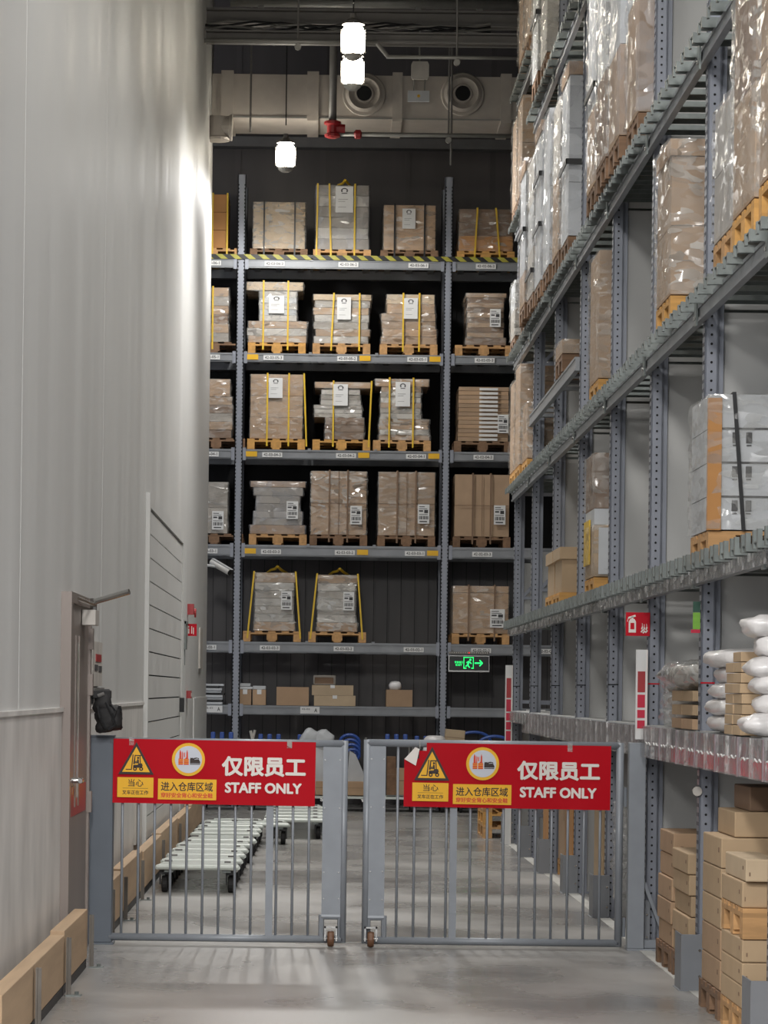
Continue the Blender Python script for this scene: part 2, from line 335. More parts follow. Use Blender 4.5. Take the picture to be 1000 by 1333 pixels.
# ------------------------------------------------------------------ lamps and ceiling services
def lamps():
    proto = thing('high_bay_lamp', 'glowing lamp with grooved glass hanging just below the top of the photo', 'lamp', (LAMPS_SEEN[0][0], LAMPS_SEEN[0][1], LAMP_Z), 0, 'high bay lamps over the aisle')
    r = 0.125
    MB().lathe((0, 0, -0.34), [(0.07, 0.0), (r * 0.92, 0.03), (r, 0.1), (r, 0.2), (r * 0.9, 0.27), (0.06, 0.31)], 'z', 16).build('glass_lantern', m['lamp_glow'], proto, smooth=True)
    rr = MB()
    for i in range(12):
        t = i * math.pi / 6; rr.tube((math.cos(t) * r * 1.0, math.sin(t) * r, -0.32), (math.cos(t) * r * 1.02, math.sin(t) * r * 1.02, -0.08), 0.004, 4)
    rr.build('wire_cage', m['pipe'], proto)
    MB().lathe((0, 0, -0.4), [(0.05, 0), (0.09, 0.03), (0.1, 0.06)], 'z', 12).build('bottom_cap', m['pipe'], proto)
    MB().lathe((0, 0, -0.03), [(0.12, 0), (0.10, 0.03), (0.04, 0.07), (0.03, 0.12)], 'z', 16).build('lamp_housing', m['trunk'], proto)
    MB().tube((0, 0, 0.2), (0, 0, 3.3), 0.008, 6).build('cable', m['black'], proto)
    bpy.context.view_layer.update()
    labs = ['glowing lamp with grooved glass, lower of the two in line over the aisle', 'single bright lamp hanging in front of the big air duct']
    for (x, y), lb in zip(LAMPS_SEEN[1:], labs): copy_tree(proto, None, (x, y, LAMP_Z), None, lb)
    for q, (x, y) in enumerate(LAMPS_NEAR): copy_tree(proto, None, (x, y, LAMP_Z), None, ['farthest', 'fourth', 'third', 'second', 'nearest'][q] + ' high bay lamp hanging over the aisle above the picture')
    nm = ['farthest', 'middle', 'nearest']
    for q, (x, y) in enumerate(LAMPS_HALL): copy_tree(proto, None, (x, y, LAMP_Z), None, 'high bay lamp over the open hall, ' + ['front left', 'front middle', 'front right', 'rear left', 'rear middle', 'rear right'][q])
    for (x, y), pw in zip(LAMPS_SEEN, (640, 640, 430)): lamp_light(x, y, pw, 0.25, 0.3 if y > 40 else 0.9, 172 if y > 40 else 156)
    for (x, y) in LAMPS_NEAR: lamp_light(x, y, 430, 0.35, 1.0, 130)
    for (x, y) in LAMPS_HALL: lamp_light(x, y, 1900, 0.5, 0.06)
lamps()

def ceiling_services():
    Y0 = 41.6
    z0 = PZ(450, 155, Y0); z1 = PZ(450, 98, Y0)
    d = thing('air_duct', 'large grey insulated air duct running across above the back rack', 'duct', (0.5, Y0, z0))
    X = lambda px, py=125: PX(px, py, Y0) - 0.5
    MB().box(X(276), X(700), 0, 1.2, 0, z1 - z0).build('duct_body', m['duct'], d)
    for a, b in ((288, 304), (400, 415), (511, 524), (652, 666)):
        MB().box(X(a), X(b), -0.03, 1.23, -0.03, z1 - z0 + 0.04).build('duct_flange', m['duct'], d)
    MB().box(X(276), X(700), -0.012, 0, 0.0, 0.02).build('seam_strip', m['pipe'], d)
    for px in (474, 602):
        c = (X(px), 0, PZ(px, 124, Y0) - z0)
        nz = MB().lathe(c, [(0.26, 0.0), (0.28, -0.05), (0.27, -0.07), (0.2, -0.07), (0.2, -0.11), (0.24, -0.12), (0.2, -0.15), (0.13, -0.1), (0.115, -0.14), (0.1, -0.14), (0.09, -0.03)], 'y', 28).build('air_nozzle', m['duct'], d, smooth=False)
        MB().lathe((c[0], -0.145, c[2]), [(0.095, 0), (0.095, 0.01)], 'y', 20).build('nozzle_opening', m['hole'], nz)
    e = thing('duct_elbow', 'round grey duct end turned down beside the left wall', 'duct', (PX(283, 168, 41.2), 41.2, PZ(283, 168, 41.2)))
    MB().lathe((0, 0, -0.15), [(0.16, 0), (0.17, 0.03), (0.15, 0.05), (0.15, 0.3)], 'z', 20).lathe((0.03, 0, 0.02), [(0.13, -0.1), (0.15, 0.12), (0.17, 0.14), (0.17, 0.16)], 'x', 20).build('elbow_body', m['duct'], e)
    # long members across the aisle
    def runner(name, label, py0, py1, Y, mt, cat, depth=0.15, px0=268, px1=690, hang=()):
        za, zb = PZ(470, py1, Y), PZ(470, py0, Y); xa, xb = PX(px0, py0, Y), PX(px1, py0, Y)
        t = thing(name, label, cat, ((xa + xb) / 2, Y, za)); hw = (xb - xa) / 2
        b = MB(); hh = zb - za
        if name == 'service_pipe': b.tube((-hw, 0, hh / 2), (hw, 0, hh / 2), hh / 2, 10); b.build('pipe_run', mt, t, smooth=True)
        else: b.box(-hw, hw, 0, depth, 0, hh * 0.18).box(-hw, hw, depth * 0.4, depth * 0.55, 0, hh).box(-hw, hw, 0, depth, hh * 0.86, hh).build('beam_profile', mt, t)
        for px in hang:
            x = PX(px, py0, Y) - (xa + xb) / 2
            MB().tube((x, depth / 2, hh / 2), (x, depth / 2, 12.0 - za - 0.01), 0.012, 6).build('hanger_rod', m['trunk'], t)
            MB().tube((x, -0.03, hh / 2 - 0.06), (x, 0.03, hh / 2 - 0.06), 0.04, 8).build('rod_clamp', m['pipe'], t)
        return t
    runner('steel_joist', 'dark upper steel joist crossing the ceiling', 12, 32, 39.5, m['trunk'], 'beam', 0.25)
    runner('steel_joist', 'dark lower steel joist crossing under the cable bundle', 41, 55, 38.8, m['trunk'], 'beam', 0.25)
    runner('service_pipe', 'pale conduit running left of the lamps under the lower joist', 52.5, 58.5, 38.2, m['pipe'], 'pipe', 0.05, 266, 492, (388,))
    runner('service_pipe', 'pale conduit right of the lamps, set lower than its left half', 71, 76, 38.2, m['pipe'], 'pipe', 0.05, 503, 690, (595,))
    runner('service_pipe', 'fat silver insulated pipe along the top edge of the photo', -3, 11, 40.4, m['pipe'], 'pipe', 0.3, 300, 685, (340, 545, 625))
    runner('service_pipe', 'thin sprinkler pipe running below the air duct', 172, 178, 41.0, m['pipe'], 'pipe', 0.05, 440, 700, (584,))
    t = thing('pipe_offset', 'short sloping conduit bend joining the two pale conduits', 'pipe', (PX(497, 60, 38.2), 38.2, PZ(497, 60, 38.2)))
    MB().tube((PX(490, 55.5, 38.2) - t.location.x, 0, PZ(490, 55.5, 38.2) - t.location.z), (PX(505, 73.5, 38.2) - t.location.x, 0, PZ(505, 73.5, 38.2) - t.location.z), 0.025, 8).build('bend', m['pipe'], t)
    # cable bundle between the joists
    t = thing('cable_bundle', 'bundle of dark and pale cables lying between the two joists', 'cable', (PX(380, 36, 39.2), 39.2, PZ(380, 36, 39.2)))
    for k in range(7):
        b = MB(); r0 = random.random(); pts = [(-1.1 + i * 0.32, 0.04 * k - 0.1, 0.05 * math.sin(i * 1.3 + k) + 0.02 * k - 0.06) for i in range(12)]
        b.path(pts, 0.013, 5).build('cable', m['pipe'] if k % 3 == 0 else m['black'], t)
    # sprinkler riser with red coupling
    t = thing('sprinkler_riser', 'grey vertical sprinkler pipe with red coupling in front of the duct', 'pipe', (PX(433, 168, 41.0), 41.0, PZ(433, 168, 41.0)))
    MB().tube((0, 0, 0.1), (0, 0, 3.0), 0.05, 12).build('riser_pipe', m['trunk'], t, smooth=True)
    MB().lathe((0, 0, -0.12), [(0.05, 0), (0.1, 0.02), (0.1, 0.05), (0.07, 0.07), (0.07, 0.16), (0.11, 0.18), (0.11, 0.21), (0.06, 0.23)], 'z', 14).tube((0.05, 0, 0), (0.16, 0, 0), 0.06, 12).build('red_coupling', m['red_paint'], t)
    t = tag(MB().lathe((0, 0, 0), [(0.03, -0.05), (0.06, -0.03), (0.06, 0.03), (0.03, 0.05)], 'x', 12).build('pipe_coupling', m['red_paint'], None, (PX(466, 175, 40.98), 40.98, PZ(466, 175, 40.98))), 'small red coupling on the thin sprinkler pipe', 'pipe fitting')
    # emergency light
    t = thing('emergency_light', 'pale twin emergency light box hung on two rods before the duct', 'light', (PX(546, 120, 41.3), 41.3, PZ(546, 120, 41.3)))
    pz = lambda py: PZ(546, py, 41.3) - t.location.z
    px = lambda q: PX(q, 110, 41.3) - PX(546, 110, 41.3)
    MB().prism([(px(535), pz(101)), (px(537), pz(104)), (px(556), pz(104)), (px(558), pz(101)), (px(558), pz(85)), (px(556), pz(81)), (px(537), pz(81)), (px(535), pz(85))], -0.06, 0.02).build('upper_box', m['pack'], t)
    MB().box(px(531), px(559), -0.05, 0, pz(133), pz(119)).build('lower_box', m['packw'], t)
    MB().tube((px(545), -0.052, pz(126)), (px(545), -0.056, pz(126)), 0.02, 10).build('indicator', m['tag_yellow'], t)
    MB().tube((px(539), 0, pz(120)), (px(539), 0, pz(103)), 0.01, 6).tube((px(553), 0, pz(120)), (px(553), 0, pz(103)), 0.01, 6).tube((0, 0, pz(82)), (0, 0, 2.6), 0.012, 6).build('hanger', m['pipe'], t)
    # rods hanging in front of the back wall
    for q, (a, y1, yb, lb) in enumerate([(587, 20, 215, 'thin vertical rod above the right post of the back rack'), (357, 30, 60, 'short hanger rod left of the lamps near the ceiling'), (328 - 2, 95, 172, 'thin cable hanging down the front of the duct left of the lamp')]):
        Y = 41.2; tag(MB().tube((0, 0, 0), (0, 0, 11.99 - PZ(a, yb, Y)), 0.014, 6).build('hanging_rod', m['trunk'], None, (PX(a, yb, Y), Y, PZ(a, yb, Y))), lb, 'rod')
    # wall-top beam on the back wall
    struct(MB().box(-8, 6.4, YW - 0.25, YW - 0.02, PZ(450, 196, YW), PZ(450, 183, YW)).build('trim_50', m['trunk']))
    # ceiling purlins
    for k in range(8): struct(MB().box(-1.4, 6.4, 0, 0.2, 0, 0.3).build('trim_%d' % (51 + k), m['trunk'], None, (0, 4 + k * 5.2, 11.6)))
ceiling_services()

# ------------------------------------------------------------------ pallets and loads
def pallet_proto(mt, W=0.78, D=1.2, key='a'):
    b = {}
    t = thing('wooden_pallet', 'x', 'pallet', (0, 0, 0))
    bw = 0.1
    xs = [-W / 2 + bw / 2, -W / 4 + bw / 8, 0, W / 4 - bw / 8, W / 2 - bw / 2]
    for x in xs: cbox('deck_board', bw, D, 0.02, mt, t, (x, 0, 0.122))
    for y in (-D / 2 + 0.07, 0, D / 2 - 0.07): cbox('stringer_board', W, 0.14, 0.022, mt, t, (0, y, 0.1))
    for x in (-W / 2 + 0.05, 0, W / 2 - 0.05):
        for y in (-D / 2 + 0.07, 0, D / 2 - 0.07): cbox('block', 0.1 if x else 0.14, 0.14, 0.078, mt, t, (x, y, 0.022))
        cbox('bottom_board', 0.1, D, 0.022, mt, t, (x, 0, 0))
    return t
PROTO = {}
PAL_H = 0.142
def trim(label, n=15):
    w_ = label.replace(',', '').split()
    if len(w_) <= n: return ' '.join(w_)
    w_ = w_[:n]
    while w_[-1] in ('a', 'an', 'the', 'on', 'of', 'with', 'in', 'and', 'its', 'at', 'to', 'left', 'beside', 'brown', 'yellow', 'second', 'second,'): w_.pop()
    return ' '.join(w_)
def pallet(x, y, z, label, group, kind='wood', rotz=0.0, W=0.78, D=1.2):
    label = trim(label)
    key = (kind, W, D)
    if key not in PROTO:
        o = pallet_proto(m[kind], W, D); bpy.context.view_layer.update(); PROTO[key] = o; KIDS[o.name] = list(o.children)
        o.location = (x, y, z); o.rotation_euler = (0, 0, rotz); o['label'] = label; o['group'] = group; return o
    return copy_tree(PROTO[key], None, (x, y, z), rotz, label, group)

def shell_mesh(profile, seed, amp=0.012, off=0.01, n_side=7, dz=0.05):
    """crinkled film skin round a pile; profile = [(z, x0, x1, y0, y1), ...] from the bottom up"""
    b = MB(); rings = []
    zs = []
    for (a, c) in zip(profile[:-1], profile[1:]):
        k = max(1, int((c[0] - a[0]) / dz))
        for i in range(k): zs.append([a[j] + (c[j] - a[j]) * i / k for j in range(5)])
    zs.append(list(profile[-1]))
    top = list(profile[-1]); top[0] += 0.004; shr = [top[0], top[1] + 0.03, top[2] - 0.03, top[3] + 0.03, top[4] - 0.03]; zs.append(shr)
    for q, (z, x0, x1, y0, y1) in enumerate(zs):
        ring = []
        e = off
        pts = []
        for i in range(n_side): pts.append((x0 - e + (x1 - x0 + 2 * e) * i / n_side, y0 - e, 0, -1))
        for i in range(n_side): pts.append((x1 + e, y0 - e + (y1 - y0 + 2 * e) * i / n_side, 1, 0))
        for i in range(n_side): pts.append((x1 + e - (x1 - x0 + 2 * e) * i / n_side, y1 + e, 0, 1))
        for i in range(n_side): pts.append((x0 - e, y1 + e - (y1 - y0 + 2 * e) * i / n_side, -1, 0))
        for (x, y, nx, ny) in pts:
            d = abs(noise3(x + seed, y * 1.3, z * 1.7)) * amp
            b.v.append((x + nx * d, y + ny * d, z))
        rings.append(len(pts))
    n = rings[0]
    for q in range(len(zs) - 1):
        for i in range(n): j = (i + 1) % n; b.face([q * n + i, q * n + j, (q + 1) * n + j, (q + 1) * n + i])
    b.face([(len(zs) - 1) * n + i for i in range(n)])
    return b
def label_mesh(wd, ht, kind):
    b = MB(); b.cur = 0; b.box(0, wd, -0.004, 0, 0, ht); b.cur = 1; y = -0.0055
    def r(x0, x1, z0, z1): b.box(x0 * wd, x1 * wd, y, y + 0.002, z0 * ht, z1 * ht)
    if kind == 'sheet':
        # document sheet with a handling mark at the top
        cx, cz, rr = 0.5, 0.84, 0.16
        for i in range(9):
            t = math.pi * (1.15 - 1.3 * i / 8); r(cx + rr * math.cos(t) - 0.04, cx + rr * math.cos(t) + 0.04, cz + rr * 0.5 * math.sin(t) - 0.02, cz + rr * 0.5 * math.sin(t) + 0.02)
        r(0.34, 0.66, 0.72, 0.75)
        r(0.15, 0.7, 0.5, 0.512); r(0.15, 0.55, 0.42, 0.432); r(0.15, 0.6, 0.2, 0.21)
    else:
        r(0.1, 0.6, 0.86, 0.9); r(0.1, 0.8, 0.76, 0.79); r(0.1, 0.45, 0.62, 0.7); r(0.55, 0.88, 0.55, 0.72)
        r(0.1, 0.85, 0.46, 0.49)
        x = 0.1
        k = 0
        while x < 0.9:
            wv = 0.03 + 0.03 * ((k * 7) % 3); r(x, min(0.9, x + wv), 0.22, 0.4); x += wv + 0.035; k += 1
        r(0.15, 0.8, 0.08, 0.14)
    return b
def make_load(name, label, group, x0, x1, y0, y1, z0, layers, wrap=None, straps=(), bands=(), sheets=(), cat='pallet load', smat='yellow', sd=0, knot=False):
    """layers: (x0, x1, z_bottom, z_top, material, part name, inset) in world x/z; straps: x positions on the front; bands: (z) black bands round it"""
    cx, cy = (x0 + x1) / 2, (y0 + y1) / 2
    t = thing(name, label, cat, (cx, cy, z0), 0, group)
    prof = []
    for (a, b_, c, d, mt, pn, ins) in layers:
        g = 0.004
        MB().box(a - cx, b_ - cx, y0 + ins - cy, y1 - ins - cy, c - z0 + g, d - z0 - g * 0.2).build(pn, m[mt], t)
        prof.append((c - z0 + 0.006, a - cx, b_ - cx, y0 + ins - cy, y1 - ins - cy)); prof.append((d - z0, a - cx, b_ - cx, y0 + ins - cy, y1 - ins - cy))
    if wrap:
        pr = sorted(prof, key=lambda q: q[0]); shell_mesh(pr, sd * 1.7, amp=0.014).build('plastic_wrap', m[wrap], t, smooth=True)
    zt = max(l[3] for l in layers) - z0
    yf = min(y0 + l[6] for l in layers) - cy
    for s_ in straps:
        xa, xb = s_ if isinstance(s_, tuple) else (s_, s_)
        b = MB(); b.bar((xa - cx, yf - 0.03, -0.1), (xb - cx, yf - 0.03, zt + 0.012), 0.022, 0.006); b.bar((xb - cx, yf - 0.03, zt + 0.015), (xb - cx, y1 - cy, zt + 0.015), 0.022, 0.006)
        b.build('strap', m[smat], t)
    for z in bands:
        b = MB(); b.box(x0 - cx - 0.028, x1 - cx + 0.028, y0 - cy - 0.028, y0 - cy - 0.02, z - z0, z - z0 + 0.045).box(x0 - cx - 0.028, x0 - cx - 0.02, y0 - cy - 0.028, y1 - cy, z - z0, z - z0 + 0.045); b.build('band', m['black'], t)
    for (a, b_, c, d, kind) in sheets:
        label_mesh(b_ - a, d - c, kind).build('document_sheet' if kind == 'sheet' else 'shipping_label', [m['paper'], m['ink']], t, (a - cx, yf - 0.035, c - z0))
    if knot:
        b = MB(); b.path([(-0.12, 0, zt + 0.01), (-0.06, -0.2, zt + 0.05), (0, -0.3, zt + 0.06), (0.03, -0.4, zt + 0.09), (0.08, -0.3, zt + 0.05), (0.16, -0.1, zt + 0.01)], 0.018, 6).build('strap_knot', m['yellow'], t)
    return t

# ------------------------------------------------------------------ back rack
BX = [-3.947, -1.147, 1.655, 4.457]      # left edges of the uprights
BEAMS = [('f', 1.257, 1.38), ('e', 2.10, 2.24), ('d', 3.40, 3.55), ('c', 4.71, 4.84), ('b', 6.02, 6.14), ('a', 7.29, 7.41)]
def back_rack():
    t = thing('pallet_rack', 'tall blue-grey pallet rack facing the camera across the end of the aisle', 'rack', (0, YB, 0))
    PW = 0.112
    up = MB().box(0, PW, 0, 0.015, 0, 8.55).box(0, 0.012, 0, 0.09, 0, 8.55).box(PW - 0.012, PW, 0, 0.09, 0, 8.55).box(0.03, PW - 0.03, -0.004, 0, 0, 8.55).mesh('upright', m['steel'])
    ho = MB()
    for i in range(168):
        for x in (0.008, PW - 0.022): ho.box(x, x + 0.014, -0.002, 0.001, 0.05 + i * 0.05, 0.072 + i * 0.05)
    hm = ho.mesh('slot_holes', m['hole'])
    for x in BX:
        u = link(up, 'upright', t, (x, 0, 0)); h = link(hm, 'slot_holes', u); h['kind'] = 'stuff'
        link(up, 'upright', t, (x, 1.1, 0))
        fb = MB()
        for k in range(8):
            za, zb = 0.3 + k, 1.3 + k
            fb.bar((x + 0.056, 0.1, za), (x + 0.056, 1.1, zb if k % 2 else za), 0.03, 0.03)
            fb.bar((x + 0.056, 0.1, za), (x + 0.056, 1.1, zb), 0.03, 0.03)
        fb.build('frame_bracing', m['steel'], t)
        MB().box(-0.03, PW + 0.03, -0.05, 0.14, 0, 0.012).build('foot_plate', m['steel'], t, (x, 0, 0))
    # level beams
    for (nm, za, zb) in BEAMS:
        for k in range(3):
            xa, xb = BX[k] + PW, BX[k + 1]
            h = zb - za
            bm = MB().box(xa, xb, -0.01, 0.04, za, zb).box(xa, xb, -0.02, -0.01, za + h * 0.12, za + h * 0.22).box(xa, xb, -0.02, -0.01, zb - h * 0.2, zb - h * 0.1)
            bo = bm.build('front_beam', m['beam'], t)
            MB().box(xa, xb, 1.12, 1.16, za, zb).build('rear_beam', m['beam'], t)
            for q in (0, 1):
                x = xa - 0.002 if q == 0 else xb - 0.045
                MB().box(x, x + 0.047, -0.026, -0.018, za - 0.02, zb + 0.02).build('beam_connector', m['steel'], t)
            if nm == 'f':
                MB().box(xa, xb, 0.04, 1.12, zb - 0.035, zb - 0.005).build('shelf_panel', m['beam'], t)
            else:
                for s in range(1, 3):
                    MB().box(-0.02, 0.02, -0.03, 1.14, -0.02, 0.02).build('pallet_stop', m['beam'], t, (xa + s * (xb - xa) / 3, 0, zb - 0.02 + 0.018))
                for s in range(9):
                    MB().box(-0.04, 0.04, 0.04, 1.12, -0.03, 0).build('support_bar', m['beam'], t, (xa + (s + 0.5) * (xb - xa) / 9, 0, zb - 0.002))
            # code tags
            for s in range(3 if nm != 'f' else 1):
                row = {'a': 6, 'b': 5, 'c': 4, 'd': 3, 'e': 2, 'f': 1}[nm]
                xc = xa + (s + 0.5) * (xb - xa) / 3 + {0: -0.05, 1: 0.05, 2: 0.1}[s]
                if k == 2: xc = xa + 0.45 + s * 0.9
                if nm == 'f':
                    xc = xa + (0.82 if k != 1 else 0.93); xc = {0: xb - 0.25, 1: xa + 0.95, 2: xa + 1.2}[k]
                    tg = MB().box(-0.13, 0.13, -0.03, -0.022, za + 0.02, zb - 0.01).build('code_tag', m['paper'], t, (xc, 0, 0))
                    put_text('code', 'A', m['ink'], tg, 0.06, 0.1, za + 0.04, zb - 0.03, -0.031, 0.02)
                    put_text('code', '42-%02d' % (k + 1), m['ink'], tg, -0.11, 0.0, za + 0.07, zb - 0.03, -0.031, 0.01)
                else:
                    tg = MB().box(-0.135, 0.135, -0.03, -0.022, za + 0.025, za + 0.09).build('code_tag', m['paper'], t, (xc, 0, 0))
                    put_text('code', '42-%02d-%02d-%d' % (4 - k, row, 3 - s), m['ink'], tg, -0.115, 0.115, za + 0.04, za + 0.078, -0.031, 0.02)
                    if nm in 'bcd' and k == 1:
                        x = xc + (-0.28 if s == 0 else 0.24 if s == 1 else 0.24)
                        MB().box(-0.075, 0.075, -0.03, -0.022, za + 0.03, za + 0.1).build('yellow_tag', m['tag_yellow'], t, (x, 0, 0))
    # hazard stripes along the top level
    xa, xb = BX[0], BX[3]
    za, zb = 7.405, 7.47
    MB().box(xa, xb, -0.03, -0.022, za, zb).build('hazard_tape', m['black'], t)
    n = int((xb - xa) / 0.19)
    me = MB().prism([(0.04, za), (0.13, za), (0.05, zb), (-0.04, zb)], -0.034, -0.03).mesh('hazard_stripe', m['haz_y'])
    for i in range(n): link(me, 'hazard_stripe', t, (xa + 0.08 + i * 0.19, 0, 0))
    for (za, zb) in ((3.58, 4.70), (4.87, 6.0), (6.17, 7.28)):  # black sheets added behind the loads to paint in the shade of the bays
        for k in range(3): MB().box(BX[k] + 0.05, BX[k + 1] + 0.05, 1.19, 1.2, za, zb).build('shade_sheet', m['hole'], t)
    # mesh backing
    mb = MB()
    for k in range(3):
        for i in range(14): mb.box(BX[k] + PW + 0.1 + i * 0.19, BX[k] + PW + 0.106 + i * 0.19, 1.17, 1.175, 0.2, 7.4)
    o = mb.build('mesh_backing', m['hole'], t); o['kind'] = 'stuff'
back_rack()

YF = YB + 0.02                      # front of the loads in the back rack
def bx(px, py=500): return PX(px, py, YF)
def bz(py, px=450): return PZ(px, py, YF)
BASE = {'A': 7.414, 'B': 6.144, 'C': 4.844, 'D': 3.554, 'E': 2.244}
GRP = {'A': 'loads on the top level of the back rack', 'B': 'loads on the second level down of the back rack', 'C': 'loads on the third level down of the back rack',
       'D': 'loads on the fourth level down of the back rack', 'E': 'loads on the fifth level down of the back rack'}
def bload(row, x0, x1, ytop, label, plab, core, wrap='film', straps=(), smat='yellow', sheets=(), pk='wood', pcx=None, knot=False, bands=()):
    """core: list of (px0, px1, ytop, ybot, material, n_layers, jitter)"""
    yb = {'A': 322, 'B': 450, 'C': 572, 'D': 704, 'E': 826}[row]
    mid = (ytop + yb) / 2
    zb = BASE[row]; z0 = zb + PAL_H + 0.002
    X0, X1 = bx(x0, mid), bx(x1, mid)
    pcx_ = (X0 + X1) / 2 if pcx is None else bx(pcx, yb)
    pallet(pcx_, YF + 0.6, zb, plab, 'pallets in the back rack', pk)
    ys = [c[3] for c in core]; lo = max(ys)
    zmap = lambda y: z0 + (lo - y) * YF / F
    layers = []
    for (a, b, yt, ybm, mt, n, j) in core:
        za, zt = zmap(ybm), zmap(yt)
        for i in range(n):
            ja, jb, ji = (random.uniform(-j, j), random.uniform(-j, j), random.uniform(0, abs(j)))
            mm = mt if isinstance(mt, str) else mt[i % len(mt)]
            layers.append((bx(a, mid) + ja, bx(b, mid) + jb, za + (zt - za) * i / n, za + (zt - za) * (i + 1) / n, mm, 'carton' if n < 4 else 'package', 0.01 + ji))
    st = [(bx(s, mid) if not isinstance(s, tuple) else (bx(s[0], yb), bx(s[1], ytop))) for s in straps]
    sh = [(bx(a, (c + d) / 2), bx(b, (c + d) / 2), zmap(d), zmap(c), k) for (a, b, c, d, k) in sheets]
    return make_load('pallet_load', label, GRP[row], X0, X1, YF + 0.02, YF + 1.1, z0, layers, wrap, st, bands, sh, smat=smat, sd=x0 + ytop, knot=knot)

def back_loads():
    L = ['wooden pallet under the ', ]
    U = lambda s: 'wooden pallet under the ' + s
    bload('A', 258, 297, 248, 'orange-brown load with yellow straps at the left end of the top level', U('orange load at the left end of the top level'),
          [(250, 297, 248, 318, 'cardo', 3, 0.004)], None, (277, 296), 'yellow', pk='wood')
    bload('A', 330, 397, 257, 'brightly lit pale carton with two dark bands on the top level', U('brightly lit carton on the top level'),
          [(330, 397, 257, 318, 'cardp', 1, 0)], 'film2', (344, 384), 'black', pk='woodd')
    bload('A', 412, 480, 234, 'tallest grey-white wrapped stack on the top level, lamp shadow across it', U('tall grey-white stack on the top level'),
          [(412, 480, 234, 318, ('packg', 'pack', 'packg'), 6, 0.006)], 'film3', ((431, 429), 462, (412, 414)), 'yellow', [(437, 460, 236, 270, 'sheet')], knot=True)
    bload('A', 500, 567, 261, 'brown carton load with a document sheet and two dark bands on the top level', U('carton load right of the tall grey stack'),
          [(500, 567, 261, 320, 'card', 1, 0)], 'film', (514, 553), 'black', [(524, 541, 266, 292, 'sheet')], pk='woodd')
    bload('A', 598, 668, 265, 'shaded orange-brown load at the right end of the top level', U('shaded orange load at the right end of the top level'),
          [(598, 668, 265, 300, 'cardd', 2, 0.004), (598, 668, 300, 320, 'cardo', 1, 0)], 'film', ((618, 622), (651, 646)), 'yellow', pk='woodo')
    bload('B', 262, 297, 373, 'layered wrapped load at the left end of the second level down', U('layered load at the left end of the second level down'),
          [(255, 297, 373, 444, ('packg', 'card2', 'cardd', 'card'), 6, 0.008)], 'film', (277,), 'yellow', pk='woodd')
    bload('B', 323, 399, 364, 'stepped load with a long board across its top, second level down', U('stepped load with a board across its top'),
          [(323, 399, 415, 443, ('card2', 'pack'), 3, 0.008), (338, 386, 376, 415, ('pack', 'packw'), 5, 0.006), (321, 394, 364, 375, 'cardp', 1, 0)], 'film2', (343, 375), 'yellow', [(350, 370, 382, 405, 'sheet')], pk='woodo')
    bload('B', 409, 481, 378, 'glossy layered load with ragged edges, middle of the second level down', U('ragged layered load in the middle of the second level'),
          [(410, 480, 386, 442, ('pack', 'card2', 'packg'), 6, 0.02), (408, 483, 378, 386, 'cardp', 1, 0)], 'film', ((431, 435), 468), 'yellow', [(439, 457, 382, 411, 'sheet')])
    bload('B', 498, 567, 377, 'glossy brown load with one corner cut in, second level down', U('glossy brown load left of the second upright'),
          [(498, 568, 402, 442, ('card2', 'card', 'card2'), 4, 0.012), (505, 566, 377, 402, ('card', 'cardp'), 2, 0.01)], 'film', (525, 546), 'yellow', [(526, 544, 382, 409, 'sheet')])
    bload('B', 608, 658, 372, 'narrow layered load on a wider pallet, right bay of the second level down', U('narrow layered load in the right bay'),
          [(607, 659, 430, 440, 'cardd', 1, 0), (609, 656, 378, 430, ('card2', 'cardd'), 8, 0.004), (607, 659, 372, 378, 'card2', 1, 0)], 'film', (), 'yellow', [(638, 652, 393, 416, 'label')], pcx=630)
    bload('C', 262, 302, 489, 'rounded wrapped load at the left end of the third level down', U('rounded load at the left end of the third level'),
          [(255, 302, 512, 566, ('cardd', 'card2', 'packg'), 5, 0.01), (255, 299, 489, 512, 'card', 1, 0)], 'film', (), 'yellow', pk='woodd')
    bload('C', 326, 394, 485, 'tall upright wrapped carton with a document sheet, third level down', U('tall wrapped carton in the third level'),
          [(326, 394, 485, 569, ('card', 'card2'), 3, 0.003)], 'film', (348, 376, (399, 396)), 'yellow', [(350, 368, 490, 516, 'sheet')], pk='woodo')
    bload('C', 410, 480, 495, 'load with a bowed board on top and dark cartons below, third level down', U('load with the bowed board on top'),
          [(424, 474, 541, 570, 'cardd', 3, 0.004), (409, 471, 525, 541, ('packg', 'pack'), 3, 0.008), (418, 469, 505, 525, ('pack', 'packg'), 3, 0.01), (410, 482, 495, 503, 'card', 1, 0)], 'film', (434, (480, 484)), 'yellow', [(434, 453, 498, 526, 'sheet')], pk='woodo')
    bload('C', 490, 558, 490, 'load with a slanting carton at its foot and a wide lid, third level down', U('load with a slanting carton at its foot'),
          [(495, 559, 542, 570, ('card2', 'pack', 'card'), 4, 0.01), (496, 548, 500, 542, ('pack', 'packg', 'card2'), 6, 0.008), (489, 558, 490, 500, 'card', 1, 0)], 'film2', (507, 538), 'yellow', [(515, 534, 494, 526, 'sheet')])
    t = bload('C', 596, 662, 504, 'stack of thirteen flat cartons with white end strips, third level down', U('stack of flat cartons with white strips'),
          [(597, 662, 504, 575, ('card2', 'card'), 13, 0.004)], None, (), 'yellow', [(648, 662, 540, 564, 'label')], pk='woodd')
    cx, cy, cz = t.location
    for i in range(13):
        MB().box(bx(624, 540) - cx, bx(648, 540) - cx, -0.566, -0.556, 0.008, 0.04).build('white_strip', m['paper'], t, (0, 0, i * 71 / 13 * YF / F))
